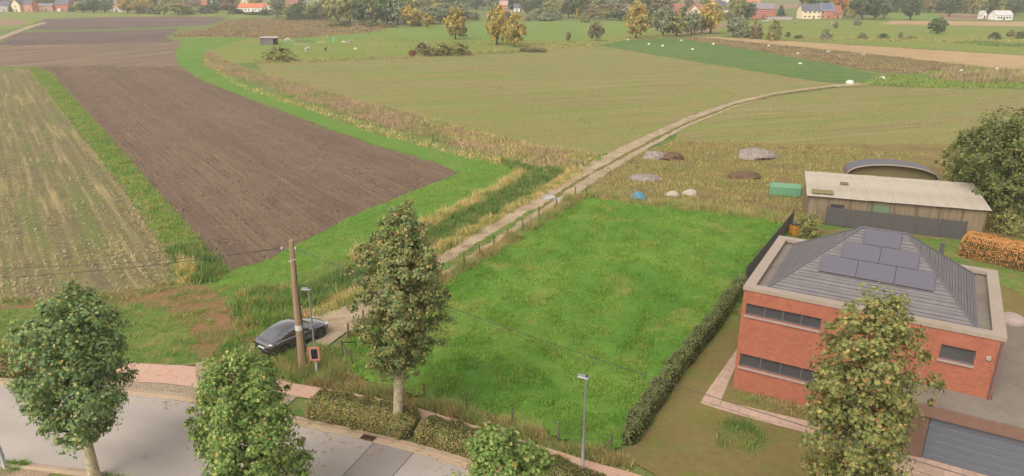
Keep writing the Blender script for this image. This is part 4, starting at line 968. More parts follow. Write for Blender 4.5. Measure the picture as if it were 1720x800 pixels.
# ------------------------------------------------------------------ wooden utility pole and its cables
pp = at(509, 622); up = empty('utility_pole', pp, 0, 'weathered wooden utility pole standing beside the parked car', 'utility pole')
TOPX = .12
mb = MB(); mb.tube([(TOPX * z / 8.05 + .02 * sin(z), 0, z) for z in (0, .3, 1, 2, 3, 4, 5, 6, 7, 7.9, 8.0)], [.27, .26, .245, .225, .208, .192, .177, .162, .148, .135, .11], 9); mb.build('pole', m_pole, up)
mb = MB(); mb.box((TOPX * .5 + .19, -.06, 4.4), (.05, .06, 6.4), ry=radians(-.8)); mb.build('cable_duct', m_steel_dark, up)
MB().lathe((.05, 0, 2.62), [(.228, 0), (.23, .02), (.226, .3), (.22, .31)], 12).build('band', m_white, up)
MB().tube([(.06, -.02, 2.1), (.07, -.18, 2.5), (.06, -.2, 2.3)], .035, 6).build('cable_loop', m_wire, up)
LA, RA = Vector((-.42, 0, 7.55)), Vector((.32, 0, 7.5))
for s_, A_ in ((-1, LA), (1, RA)):
    br = MB().tube([(TOPX + s_ * .1, 0, 7.3), (A_.x * .7, 0, 7.48), (A_.x, 0, 7.52)], .022, 6).build('bracket', m_steel_dark, up)
    MB().lathe((A_.x, 0, 7.5), [(.03, -.05), (.055, -.03), (.05, .03), (.06, .06), (.02, .1)], 8).build('insulator', m_white, br)
MB().tube([(.08, -.17, 6.75), (-.1, -.16, 6.8), (.3, -.1, 6.9)], .025, 6).build('wire_wrap', m_steel, up)
st_ = MB().tube([(-.28, -.05, 0), (-.24, -.02, 1.55)], [.045, .04], 6).build('stake', m_post, up)
def cable(a, b, sag, label, r=.016):
    a, b = Vector(a), Vector(b); pts = []
    for i in range(41):
        t = i / 40; q = a.lerp(b, t); q.z -= sag * 4 * t * (1 - t); pts.append(q)
    o = MB().tube(pts, r, 5).build('overhead_cable', m_wire); return tag(o, label, 'cable', 'overhead cables on the wooden pole')
ray = lambda px, py, Y: (lambda d, t: Vector((d[0] * t, Y, d[2] * t + H)))(*(lambda x, y: ((x, cos(PITCH) + y * sin(PITCH), -sin(PITCH) + y * cos(PITCH)), Y / (cos(PITCH) + y * sin(PITCH))))((px - 860) / F, (400 - py) / F))
lw = pp + LA; rw = pp + RA
cable(lw, ray(-190, 474, 39.5), .42, 'lower cable sagging left from the pole over the stubble')
cable(lw + Vector((.06, .02, -.08)), ray(-190, 452, 40.5), .38, 'upper thin cable running left from the pole over the stubble', .011)
cable(rw, (21.5, 13.0, 7.1), .62, 'thick cable running right from the pole through the turning tree over the meadow', .013)
cable(rw + Vector((0, .03, -.1)), (21.2, 13.3, 6.6), .62, 'thin lower cable running right from the pole over the meadow', .006)

# ------------------------------------------------------------------ street lamps and display sign
def lamp(p, h, label, rz):
    e = empty('street_lamp', p, rz, label, 'street lamp', 'slim grey street lamps along the road')
    MB().lathe((0, 0, 0), [(.13, 0), (.13, .05), (.085, .08), (.085, 1.15), (.06, 1.2), (.052, 2.5), (.042, h - .12), (.042, h)], 12).build('pole', m_steel, e, True)
    MB().box((.0, .09, .7), (.09, .012, .3), b=.004).build('hatch', m_steel_dark, e)
    hd = MB().box((-.12, 0, h + .05), (.52, .3, .075), ry=radians(6), b=.03).build('luminaire', m_steel, e)
    MB().box((-.12, 0, h + .005), (.4, .22, .02), ry=radians(6)).build('lens', m_white, hd)
    MB().lathe((.04, 0, h + .08), [(.05, 0), (.05, .06), (.035, .09), (.005, .1)], 8).build('sensor', m_black, hd)
    return e
lamp(at(533, 630), 5.3, 'grey street lamp carrying the orange framed sign by the wooden pole', .15)
lamp(at(978, 793), 4.9, 'grey street lamp between the red path and the low hedge at right', -.3)
lamp(at(9, 789), 4.9, 'grey street lamp cut off at the lower left corner', -.2)
lp = at(533, 630)
e = empty('display_sign', (lp.x, lp.y - .14, 1.0), .06, 'black speed display board in an orange frame fixed to the lamp post', 'sign')
mb = MB(); fw, fh = .62, .86
for c, d in (((0, 0, .05), (fw, .07, .09)), ((0, 0, fh - .05), (fw, .07, .09)), ((-fw / 2 + .045, 0, fh / 2), (.09, .07, fh - .18)), ((fw / 2 - .045, 0, fh / 2), (.09, .07, fh - .18))): mb.box(c, d, b=.012)
mb.build('frame', m_signframe, e)
MB().box((0, .01, fh / 2), (fw - .18, .05, fh - .18)).build('border', m_white, e)
MB().box((0, -.02, fh / 2), (fw - .25, .03, fh - .25)).build('screen', m_black, e)
MB().box((0, .07, fh / 2), (.1, .1, .4)).build('clamp', m_steel_dark, e)

# ------------------------------------------------------------------ the parked car
CAR_H = math.atan2(2.2, 1.6)
car = empty('parked_car', (-14.35, 38.62, .05), CAR_H, 'dark grey fastback car parked on the dirt beside the wooden pole', 'car')
m_paint = mat_plain('dark_grey_paint', lin(146, 142, 152), .18, .9, .6, .03, 3); m_paint.node_tree.nodes['Principled BSDF'].inputs['Coat Weight'].default_value = .6
m_cglass = mat_plain('car_glass', lin(150, 154, 158), .1, .75, .9, .02); m_tyre = mat_plain('tyre_rubber', lin(36, 36, 38), .85); m_rim = mat_plain('alloy_rim', lin(120, 120, 124), .35, .7)
m_red = mat_plain('tail_lamp_red', lin(130, 40, 50), .25, 0, .6); m_head = mat_plain('head_lamp', lin(206, 208, 212), .15, 0, .6); m_plate = mat_plain('plate_white', lin(228, 226, 222), .5)
BS = [(-.92, .60, .42, .78, .79), (-.86, .76, .30, .90, .93), (-.70, .85, .26, .98, 1.02), (-.35, .895, .24, 1.0, 1.05), (0, .91, .23, .985, 1.04), (.6, .915, .22, .955, 1.0), (1.4, .915, .2, .93, .97), (2.1, .915, .2, .915, .97), (2.6, .905, .22, .90, .985), (3.0, .88, .24, .84, .93), (3.35, .80, .26, .74, .82), (3.56, .66, .34, .64, .70), (3.64, .5, .42, .56, .6)]
def loft(stations, sect):
    V = []; 
    for s_ in stations:
        half = sect(s_); V += [(s_[0], y, z) for y, z in half] + [(s_[0], -y, z) for y, z in reversed(half[:-1])]
    m = 2 * len(sect(stations[0])) - 1; n = len(stations)
    Fc = [(i * m + j, (i + 1) * m + j, (i + 1) * m + j + 1, i * m + j + 1) for i in range(n - 1) for j in range(m - 1)]
    Fc += [tuple(range(m)), tuple(range(n * m - 1, (n - 1) * m - 1, -1))]
    Fc += [((i + 1) * m, i * m, i * m + m - 1, (i + 1) * m + m - 1) for i in range(n - 1)]
    return V, Fc
bsec = lambda s_: [(s_[1] * .9, s_[2]), (s_[1], s_[2] + .12), (s_[1] * 1.0, (s_[2] + s_[3]) / 2), (s_[1] * .985, s_[3] - .08), (s_[1] * .93, s_[3] - .015), (s_[1] * .7, s_[3] + (s_[4] - s_[3]) * .6), (0, s_[4])]
mb = MB(); mb.add(*loft(BS, bsec)); o = mb.build('body', m_paint, car, True)
md = o.modifiers.new('edge', 'EDGE_SPLIT'); md.split_angle = radians(38)
CS = [(-.72, .60, 1.0, 1.015), (-.42, .70, 1.0, 1.16), (0, .66, 1.0, 1.34), (.45, .64, .97, 1.45), (.9, .62, .95, 1.49), (1.35, .61, .94, 1.475), (1.7, .62, .93, 1.38), (2.05, .66, .93, 1.2), (2.5, .72, .95, .97)]
bw = lambda x: .83 if -.4 < x < 2.2 else .76
csec = lambda s_: [(bw(s_[0]), s_[2] - .04), ((bw(s_[0]) + s_[1]) / 2 + .03, (s_[2] + s_[3]) / 2), (s_[1] + .02, s_[3] - .05), (s_[1] - .1, s_[3]), (0, s_[3] + .025)]
mb = MB(); mb.add(*loft(CS, csec)); o = mb.build('cabin', m_paint, car, True); md = o.modifiers.new('edge', 'EDGE_SPLIT'); md.split_angle = radians(38)
def ipol(x, k):
    xs = [c[0] for c in CS]
    for a, b in zip(CS, CS[1:]):
        if a[0] <= x <= b[0]:
            t = (x - a[0]) / (b[0] - a[0]); return csec(a)[k][0] + (csec(b)[k][0] - csec(a)[k][0]) * t, csec(a)[k][1] + (csec(b)[k][1] - csec(a)[k][1]) * t
def side_glass(x0, x1, s_, lo=.12, hi=.96):
    V = []; n = 9
    for i in range(n):
        x = x0 + (x1 - x0) * i / (n - 1); A_, B_, C_ = ipol(x, 0), ipol(x, 1), ipol(x, 2)
        def P_(t):
            (a, b, u) = (A_, B_, t * 2) if t < .5 else (B_, C_, t * 2 - 1)
            return (x, s_ * (a[0] + (b[0] - a[0]) * u + .012), a[1] + (b[1] - a[1]) * u + .004)
        V += [P_(lo + .1), P_(.5), P_(hi)]
    mb = MB(); mb.v = V; mb.f = [(i * 3 + j, (i + 1) * 3 + j, (i + 1) * 3 + j + 1, i * 3 + j + 1) for i in range(n - 1) for j in range(2)]
    mb.build('side_window', m_cglass, car, True)
for s_ in (-1, 1):
    side_glass(-.28, .42, s_); side_glass(.5, 1.1, s_); side_glass(1.16, 2.02, s_)
def top_glass(name, x0, x1, wk):
    V = []; n = 8
    for i in range(n):
        x = x0 + (x1 - x0) * i / (n - 1); a, b = ipol(x, 3), ipol(x, 4)
        for q in (-1, -.5, 0, .5, 1): V.append((x, q * a[0] * wk, a[1] + (b[1] - a[1]) * (1 - abs(q)) + .012))
    mb = MB(); mb.v = V; mb.f = [(i * 5 + j, (i + 1) * 5 + j, (i + 1) * 5 + j + 1, i * 5 + j + 1) for i in range(n - 1) for j in range(4)]
    mb.build(name, m_cglass, car, True)
top_glass('rear_window', -.62, .12, .98); top_glass('windscreen', 1.62, 2.44, .99)
for x in (0, 2.72):
    for s_ in (-1, 1):
        ar = MB(); ar.tube([(x, s_ * .86, .34), (x, s_ * .922, .34)], .41, 22); ar.build('wheel_arch', m_black, car)
        tw = MB(); tw.tube([(x, s_ * .72, .335), (x, s_ * .76, .335), (x, s_ * .92, .335), (x, s_ * .945, .335)], [.29, .335, .335, .29], 24); wl = tw.build('wheel', m_tyre, car)
        rm = MB(); rm.tube([(x, s_ * .93, .335), (x, s_ * .952, .335)], .07, 12)
        for k in range(5):
            a = 2 * pi * k / 5 + .3; rm.box((x + .14 * cos(a), s_ * .945, .335 + .14 * sin(a)), (.24, .02, .06), ry=-a)
        rm.tube([(x + .22 * cos(t * pi / 12), s_ * .945, .335 + .22 * sin(t * pi / 12)) for t in range(25)], .02, 6)
        rm.build('rim', m_rim, wl)
for s_ in (-1, 1):
    MB().box((1.92, s_ * 1.0, .98), (.16, .2, .13), b=.04).build('mirror', m_paint, car)
    MB().box((3.38, s_ * .66, .69), (.3, .24, .1), rz=s_ * -.5, b=.03).build('headlight', m_head, car)
    MB().box((-.83, s_ * .66, .86), (.1, .34, .1), rz=s_ * .35, b=.03).build('tail_light', m_red, car)
    for x in (.35, 1.2): MB().box((x, s_ * .925, .82), (.2, .03, .035), b=.01).build('door_handle', m_steel_dark, car)
    MB().box((1.36, s_ * .92, .28), (1.9, .03, .12), b=.01).build('side_skirt', m_black, car)
    mb = MB(); [mb.box((x, s_ * .921, .62), (.008, .006, .5)) for x in (.42, 1.1, 2.06)]; mb.build('door_gap', m_black, car)
MB().box((-.92, 0, .44), (.1, 1.3, .2), b=.04).build('rear_bumper', m_black, car)
MB().box((-.935, 0, .66), (.03, .54, .12), b=.008).build('licence_plate', m_plate, car)
MB().box((3.62, 0, .46), (.08, .9, .14), b=.03).build('grille', m_black, car)

# ------------------------------------------------------------------ meadow fence
def wire_fence(name, pts, h, label, wires=(.35, .7, 1.0), r=.05, extra=None, group=None):
    p0 = at(*pts[0]); e = empty(name, (p0.x, p0.y, 0), 0, label, 'fence', group); rs = random.Random(len(pts)); tops = []
    for q in pts:
        p = at(*q) - p0; p.z = 0; hh = h * rs.uniform(.9, 1.15); lx, ly = rs.uniform(-.06, .06), rs.uniform(-.06, .06)
        MB().tube([(p.x, p.y, 0), (p.x + lx, p.y + ly, hh)], [r * 1.1, r], 6).build('post', m_post, e); tops.append((p, Vector((lx, ly, hh))))
    for wz in wires:
        mb = MB()
        mb.tube([p + t * (wz * .92) + Vector((0, -r, 0)) for p, t in tops], .006, 4, False); mb.build('wire', m_fwire, e)
    for a, b in (extra or []): MB().tube([Vector(a) - Vector((p0.x, p0.y, 0)), Vector(b) - Vector((p0.x, p0.y, 0))], [.045, .04], 6).build('brace', m_post, e)
    return e
bq, bt = at(1000, 764), at(1026, 768)
wire_fence('wire_fence', [(592, 614), (640, 640), (713, 672), (785, 692), (860, 716), (938, 743), (1026, 768)], 1.15, 'wooden post and wire fence along the red path below the meadow', extra=[((bq.x, bq.y, 0), (bt.x, bt.y, 1.0))])
cq, ct = at(600, 575), at(578, 604)
wire_fence('wire_fence', [(577, 605), (585, 568), (611, 552), (650, 528), (700, 500), (741, 474), (780, 450), (806, 433), (830, 418), (852, 404), (878, 387), (905, 369), (935, 350), (966, 333), (985, 331)], 1.15, 'wooden post and wire fence between dirt track and meadow', r=.055, extra=[((cq.x, cq.y, 0), (ct.x, ct.y, 1.15)), ((at(590, 604).x, at(590, 604).y, 0), (ct.x, ct.y, 1.1))])
def dense(pts, step):
    out = []; W = [at(*p) for p in pts]
    inv = lambda P: (860 + F * P.x / (P.y * cos(PITCH) + H * sin(PITCH)), 400 - F * (P.y * sin(PITCH) - H * cos(PITCH)) / (P.y * cos(PITCH) + H * sin(PITCH)))
    for a, b in zip(W, W[1:]):
        n = max(1, int((b - a).length / step)); out += [inv(a.lerp(b, i / n)) for i in range(n)]
    return out
wire_fence('paddock_fence', dense([(430, 106), (560, 101), (690, 97), (860, 90), (930, 84)], 5), 1.1, 'post fence between paddock and sown field', (.9,), .07)
wire_fence('paddock_fence', dense([(600, 68), (700, 70), (860, 69), (930, 73), (1000, 76)], 6), 1.2, 'post fence below the golden trees', (.9,), .07)
wire_fence('paddock_fence', dense([(540, 56), (575, 55), (640, 62), (720, 76), (740, 92)], 5), 1.2, 'post fence round the upper paddock', (.9,), .07)
wire_fence('paddock_fence', dense([(610, 84), (690, 80), (760, 82)], 5), 1.1, 'short post fence in the middle of the paddock', (.9,), .07)

# ------------------------------------------------------------------ paddock: shelter, horses, clutter
p = at(454, 75); e = empty('horse_shelter', p, .06, 'grey boarded field shelter with sloping roof in the paddock', 'shelter')
mb = MB()
for k in range(6): mb.box((-2.3 + 2.3, 0, 0), (.001, .001, .001)) if False else None
for k in range(7): MB().box((-.7, -1.5, .18 + k * .34), (4.6, .06, .32)).build('board', m_boards, e)
for k in range(7): MB().box((-3.0, .1, .18 + k * .34), (.06, 3.0, .32)).build('board', m_boards, e)
MB().box((-.3, 1.7, 1.2), (5.6, .06, 2.4)).build('back_wall', m_boards, e)
MB().box((2.4, .9, 1.2), (.06, 1.6, 2.4)).build('side_wall', m_boards, e)
MB().box((-.1, .1, 2.62), (6.6, 4.0, .09), rx=radians(4)).build('roof', mat_plain('pale_sheet_roof', lin(186, 170, 176), .7), e)
for x in (-2.95, 1.6, 2.5): MB().box((x, -1.62, 1.22), (.14, .14, 2.44)).build('post', m_post, e)
def animal(name, p, rz, L, hgt, mats, label, cat, group, graze=True, patches=None):
    bm = bmesh.new(); sk = bm.verts.layers.skin.verify(); s = hgt
    J = {'hip': (-.36 * L, 0, .78 * s), 'mid': (0, 0, .74 * s), 'chest': (.33 * L, 0, .76 * s)}
    nk = [(.45 * L, 0, .86 * s if not graze else .70 * s), (.62 * L, 0, 1.05 * s if not graze else .42 * s), (.70 * L, 0, 1.12 * s if not graze else .20 * s), (.84 * L, 0, 1.0 * s if not graze else .06 * s)]
    vs = {}; rad = {}
    def V(k, co, r): vs[k] = bm.verts.new(co); rad[k] = r
    V('mid', J['mid'], .25 * s); V('hip', J['hip'], .23 * s); V('chest', J['chest'], .22 * s)
    bm.edges.new((vs['hip'], vs['mid'])); bm.edges.new((vs['mid'], vs['chest']))
    pr = 'chest'
    for i, (c, r) in enumerate(zip(nk, (.14, .10, .09, .06))): V(('n', i), c, r * s); bm.edges.new((vs[pr], vs[('n', i)])); pr = ('n', i)
    for sd_ in (-1, 1):
        pr = 'chest'
        for i, (c, r) in enumerate((((.30 * L, sd_ * .12 * s, .56 * s), .085), ((.31 * L, sd_ * .13 * s, .30 * s), .05), ((.30 * L, sd_ * .13 * s, .04 * s), .045))): V((sd_, 'f', i), c, r * s); bm.edges.new((vs[pr], vs[(sd_, 'f', i)])); pr = (sd_, 'f', i)
        pr = 'hip'
        for i, (c, r) in enumerate((((-.34 * L, sd_ * .13 * s, .56 * s), .10), ((-.45 * L, sd_ * .13 * s, .33 * s), .055), ((-.42 * L, sd_ * .13 * s, .04 * s), .045))): V((sd_, 'r', i), c, r * s); bm.edges.new((vs[pr], vs[(sd_, 'r', i)])); pr = (sd_, 'r', i)
    pr = 'hip'
    for i, (c, r) in enumerate((((-.52 * L, 0, .78 * s), .05), ((-.58 * L, 0, .45 * s), .035))): V(('t', i), c, r * s); bm.edges.new((vs[pr], vs[('t', i)])); pr = ('t', i)
    for k in vs: vs[k][sk].radius = (rad[k], rad[k]); vs[k][sk].use_root = (k == 'mid')
    me = bpy.data.meshes.new(name); bm.to_mesh(me); bm.free()
    o = link(name, me, None, mats); o.location = p; o.rotation_euler.z = rz
    o.modifiers.new('skin', 'SKIN')
    sb = o.modifiers.new('sub', 'SUBSURF'); sb.levels = 1; sb.render_levels = 1
    return tag(o, label, cat, group)
m_hw = mat_plain('white_coat', lin(222, 214, 200), .8, 0, .2, .08, 3)
def coat(name, c1, c2):
    s = NT(name); return s.done(s.mix(s.ramp(s.noise(1.1, 2), .47, .53), c1, c2), .8, spec=.2)
m_cow = coat('patched_coat', lin(216, 212, 204), lin(46, 44, 46))
animal('horse', at(484, 71), .5, 2.2, 1.5, m_hw, 'white horse grazing right beside the field shelter', 'horse', 'white horses in the paddock')
animal('horse', at(516, 88), 1.3, 2.2, 1.6, m_hw, 'white horse standing nearest the sown field', 'horse', 'white horses in the paddock', False)
animal('pony', at(578, 74), .2, 1.7, 1.1, m_hw, 'small white pony grazing at the right of the paddock', 'pony', None)
animal('pony', at(588, 74), 1.6, 1.7, 1.3, coat('grey_pony_coat', lin(214, 208, 198), lin(90, 84, 80)), 'white pony with dark legs at the far right of the paddock', 'pony', None, False)
animal('pony', at(547, 86), 1.4, 1.6, 1.1, mat_plain('dark_coat', lin(50, 52, 50), .8), 'small black pony standing in the middle of the paddock', 'pony', None, False)
for i, (x, y, a, l) in enumerate(((1332, 41, .3, 'black and white cow far left of the cream farmhouse meadow'), (1388, 46, 1.2, 'pale cow with dark head, left one of a grazing pair'), (1396, 43, .1, 'white and black cow, right one of a grazing pair'))):
    animal('cow', at(x, y), a, 2.4, 1.45, m_cow, l, 'cow', 'cows below the cream farmhouse')
e = empty('feed_tub', at(561, 70), .2, 'upright pale green plastic tank in the paddock', 'tank'); gm2 = mat_plain('pale_green_tank', lin(140, 186, 158), .5)
MB().box((0, 0, .75), (1.0, .9, 1.5), b=.12).build('tank', gm2, e); MB().lathe((0, 0, 1.48), [(.25, 0), (.25, .15), (.05, .18)], 10).build('cap', gm2, e)
e = empty('jump_post', at(551, 65), 0, 'yellow padded post standing in the paddock', 'post'); MB().tube([(0, 0, 0), (.06, 0, 2.0)], .22, 8).build('pad', mat_plain('yellow_pad', lin(214, 174, 100), .7), e); MB().box((0, 0, .06), (.8, .8, .12)).build('foot', m_post, e)
for q, l in (((540, 72), 'low pale plank pile left of the yellow post'), ((505, 75), 'long sandy timber beam lying beside the shelter')):
    e = empty('timber', at(*q), .05, l, 'timber')
    for k in range(4): MB().box((0, -.3 + k * .2, .12 + .1 * (k % 2)), (3.2 if q[0] > 520 else 5.5, .18, .18)).build('beam', mat_wood('pale_timber', lin(206, 186, 150), lin(180, 158, 124), (.6, 14, 14)) if k == 0 else bpy.data.materials['pale_timber'], e)
e = empty('hay_feeder', at(512, 72), .1, 'low dark rail pen beside the field shelter', 'pen')
for x in range(-4, 5): MB().box((x * .8, 0, .5), (.12, .12, 1.0)).build('post', m_post, e)
for z in (.45, .9): MB().box((0, -.08, z), (6.6, .06, .12)).build('rail', m_post, e)

bags = [(1090, 75), (1113, 78), (1163, 84), (1144, 69), (1198, 75), (1291, 78), (1340, 91), (1344, 108), (1391, 88), (1450, 93), (1614, 120), (1055, 68), (597, 83)]
for i, (x, y) in enumerate(bags):
    blob('white_bag', at(x, y), .55, .5, m_bag, 30 + i, 'small white bag ' + ['leftmost of four on the green crop', 'second from left on the green crop', 'third from left near the middle of the green crop', 'on the brown strip above the green crop, below the willows', 'fourth from left at the top of the green crop', 'below the bush at the start of the beige stubble', 'on the brown strip left of the grey bush', 'on the green crop, nearest its lower right half', 'on the brown strip under the grey bush', 'on the brown strip under the long beige stubble', 'on the rough grass at the right below the brown weeds', 'at the foot of the large golden tree', 'in the horse paddock'][i], 'bag', 'white bags scattered over the strips', 2)
blob('white_bag', at(1427, 141), .95, .8, m_bag, 61, 'largest white bag at the end of the dirt track', 'bag', 'white bags scattered over the strips', 2)
blob('white_bag', at(1482, 134), .8, .8, m_bag, 62, 'white bag right of the largest one, on the end of the green crop', 'bag', 'white bags scattered over the strips', 2)
blob('white_bag', at(1673, 119), .9, .7, m_bag, 63, 'rightmost white bag, below the beige stubble strip', 'bag', 'white bags scattered over the strips', 2)

# ------------------------------------------------------------------ the village
VC = {'brick': lin(176, 112, 90), 'orange': lin(196, 132, 98), 'cream': lin(216, 200, 168), 'white': lin(222, 218, 212), 'grey': lin(170, 162, 158), 'red': lin(178, 96, 78), 'tan': lin(190, 150, 122)}
RC = {'slate': lin(98, 96, 108), 'grey': lin(132, 126, 132), 'tile': lin(196, 112, 80), 'brown': lin(150, 100, 84), 'pink': lin(186, 150, 142), 'blue': lin(92, 104, 136), 'pale': lin(196, 192, 192)}
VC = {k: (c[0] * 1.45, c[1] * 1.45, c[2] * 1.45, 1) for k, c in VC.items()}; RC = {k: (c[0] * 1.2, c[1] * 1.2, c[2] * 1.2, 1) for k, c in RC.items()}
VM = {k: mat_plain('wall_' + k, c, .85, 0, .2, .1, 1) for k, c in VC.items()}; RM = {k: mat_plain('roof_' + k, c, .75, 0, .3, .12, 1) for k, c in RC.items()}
m_vwin = mat_plain('village_glass', lin(76, 76, 84), .15, 0, .6)
def house(px, py, wpx, eave, ridge, dep, wall, roof, label, rz=0., gable=False, storeys=2, nw=3, door=True, chim=1, solar=0, garage=False, cat='house'):
    p = at(px, py); w = wpx * mpp(p); e = empty('village_house', p, rz, label, cat)
    hw = w / 2; mb = MB()
    if gable:
        mb.v = [(-hw, 0, 0), (hw, 0, 0), (hw, dep, 0), (-hw, dep, 0), (-hw, 0, eave), (hw, 0, eave), (hw, dep, eave), (-hw, dep, eave), (0, 0, ridge), (0, dep, ridge)]
        mb.f = [(0, 1, 5, 8, 4), (2, 3, 7, 9, 6), (1, 2, 6, 5), (3, 0, 4, 7)]
    else:
        mb.v = [(-hw, 0, 0), (hw, 0, 0), (hw, dep, 0), (-hw, dep, 0), (-hw, 0, eave), (hw, 0, eave), (hw, dep, eave), (-hw, dep, eave), (-hw, dep / 2, ridge), (hw, dep / 2, ridge)]
        mb.f = [(0, 1, 5, 4), (2, 3, 7, 6), (1, 2, 6, 9, 5), (3, 0, 4, 8, 7)]
    mb.build('wall', VM[wall], e)
    rb = MB(); t = .18; o_ = .3
    if ridge - eave < .3:
        rb.box((0, dep / 2, eave + .1), (w + .3, dep + .3, .2))
    elif gable:
        k = (ridge - eave) / hw
        for s_ in (-1, 1):
            a, b = (s_ * (hw + o_), eave - o_ * k + .05), (0, ridge + .05)
            rb.add([(a[0], -o_, a[1]), (b[0], -o_, b[1]), (b[0], dep + o_, b[1]), (a[0], dep + o_, a[1]), (a[0], -o_, a[1] + t), (b[0], -o_, b[1] + t), (b[0], dep + o_, b[1] + t), (a[0], dep + o_, a[1] + t)], [(0, 1, 2, 3), (4, 5, 6, 7), (0, 4, 5, 1), (2, 6, 7, 3), (0, 3, 7, 4), (1, 5, 6, 2)])
    else:
        k = (ridge - eave) / (dep / 2)
        for s_ in (-1, 1):
            ya = dep / 2 + s_ * (dep / 2 + o_); a, b = (ya, eave - o_ * k + .05), (dep / 2, ridge + .05)
            rb.add([(-hw - o_, a[0], a[1]), (-hw - o_, b[0], b[1]), (hw + o_, b[0], b[1]), (hw + o_, a[0], a[1]), (-hw - o_, a[0], a[1] + t), (-hw - o_, b[0], b[1] + t), (hw + o_, b[0], b[1] + t), (hw + o_, a[0], a[1] + t)], [(0, 1, 2, 3), (4, 5, 6, 7), (0, 4, 5, 1), (2, 6, 7, 3), (0, 3, 7, 4), (1, 5, 6, 2)])
    r = rb.build('roof', RM[roof], e)
    for c in range(chim): MB().box(((-.3 + .6 * c) * w, dep * .5, ridge + .5), (.7, .7, 1.4)).build('chimney', VM['red'], r)
    for s_ in range(storeys):
        z = 1.5 + s_ * 2.7
        if z + .7 > (ridge if gable else eave): break
        n = nw if not (gable and z > eave - .4) else 1
        for i in range(n):
            x = 0 if n == 1 else -hw * .68 + 1.36 * hw * i / (n - 1)
            if door and s_ == 0 and i == n // 2: continue
            f = MB().box((x, -.03, z), (1.5, .08, 1.35)).build('window', VM['white'], e)
            MB().box((x, -.08, z), (1.2, .06, 1.08)).build('pane', m_vwin, f)
    if door: MB().box((0 if nw % 2 else hw * .2, -.04, 1.05), (1.1, .08, 2.1)).build('door', m_hip, e)
    if garage: MB().box((-hw * .55, -.05, 1.15), (2.8, .08, 2.3)).build('garage_door', VM['white'], e)
    if solar:
        k = (ridge - eave) / (dep / 2); an = atan(k); L = math.hypot(dep / 2, ridge - eave)
        for i in range(solar):
            for j in range(2):
                t_ = .3 + .4 * j; o = MB().box((0, 0, 0), (w / (solar + 1.2), L * .36, .06)).build('solar_panel', RM['blue'], e)
                o.location = ((-(solar - 1) / 2 + i) * w / (solar + .8), dep / 2 * t_, eave + (ridge - eave) * t_ + .32); o.rotation_euler = (an, 0, 0)
    return e
house(5, 20, 22, 5, 8.5, 8, 'grey', 'slate', 'pale grey house with slate roof at the far left edge', storeys=2, nw=2)
house(28, 20, 14, 6, 9.5, 9, 'cream', 'slate', 'cream gabled house second from the left edge', gable=True, nw=1)
house(48, 20, 14, 6, 10, 9, 'orange', 'slate', 'orange brick house with dark roof and two rows of windows', nw=2)
house(75, 19, 28, 4.2, 6, 8, 'tan', 'grey', 'low row house with pale eaves between two brick houses', storeys=1, nw=4)
house(105, 19, 22, 5.5, 9.5, 9, 'red', 'slate', 'red brick house with a white garage door', nw=3, garage=True, chim=2)
house(137, 10, 22, 4.5, 9.5, 9, 'white', 'slate', 'dark roofed house behind the left village row', .5, nw=2)
house(150, 9, 8, 5, 9, 8, 'red', 'brown', 'narrow brick house behind the round trees', nw=1)
house(196, 20, 20, 3, 5.5, 8, 'white', 'pink', 'low white bungalow with pink roof between the trees', storeys=1, nw=3)
house(204, 10, 26, 5, 9, 9, 'grey', 'grey', 'grey roofed house behind the pink roofed bungalow', nw=3)
house(318, 10, 20, 6, 10, 9, 'red', 'slate', 'brick house half hidden behind olive trees', nw=3)
house(338, 12, 22, 5.5, 9.5, 9, 'brick', 'brown', 'reddish brown house right of the half hidden brick one', nw=3)
house(357, 4, 14, 5, 7, 8, 'white', 'pale', 'white house far behind the dark hedge trees', nw=2)
house(421, 20, 42, 3.2, 6.4, 9, 'white', 'tile', 'long low house with bright orange tiled roof', storeys=1, nw=6, chim=0)
house(447, 16, 16, 3.0, 5.5, 8, 'white', 'tile', 'small orange roofed annex right of the long low house', storeys=1, nw=2, chim=0)
house(410, 6, 12, 5, 8, 8, 'cream', 'pink', 'pale house peeking above the orange roof', nw=2)
house(490, 12, 20, 5.5, 9, 9, 'brick', 'brown', 'brown brick house behind the pale poplars', nw=2)
house(520, 13, 10, 3.2, 3.3, 5, 'white', 'pale', 'small white flat roofed building among the trees', storeys=1, nw=1, door=False, chim=0)
house(846, 24, 13, 6.5, 9.5, 8, 'brick', 'pink', 'tall brown brick house between the golden trees', nw=2)
house(856, 24, 9, 3, 3.1, 5, 'tan', 'grey', 'low annex right of the tall brown brick house', storeys=1, nw=1, chim=0)
house(868, 20, 10, 3, 6, 6, 'white', 'slate', 'small dark roofed house right of the brick annex', storeys=1, nw=1)
house(882, 20, 10, 3, 3.2, 6, 'tan', 'pale', 'pale low sheds beyond the bushes', storeys=1, nw=1, chim=0, door=False, cat='shed')
house(943, 19, 13, 6, 10, 9, 'cream', 'grey', 'cream house with light grey roof among dark trees', nw=2)
house(1000, 17, 18, 4.5, 8.5, 9, 'cream', 'brown', 'cream house with a red brown tiled roof', nw=2)
house(1044, 22, 22, 3.5, 7, 9, 'grey', 'slate', 'blue grey roofed house left of a white gable', storeys=1, nw=3)
house(1056, 22, 10, 3.4, 6.5, 7, 'white', 'grey', 'white gabled house by the golden trees', gable=True, nw=1, storeys=1)
house(1092, 19, 17, 4.5, 9, 9, 'grey', 'slate', 'house with solar panels on a blue grey roof', solar=3, nw=2)
house(1138, 26, 26, 3.2, 8, 9, 'tan', 'brown', 'brown roofed farmhouse behind the willows', storeys=1, nw=3)
house(1166, 28, 18, 3.5, 7.5, 9, 'cream', 'brown', 'cream gabled house with one dark attic window', gable=True, nw=2)
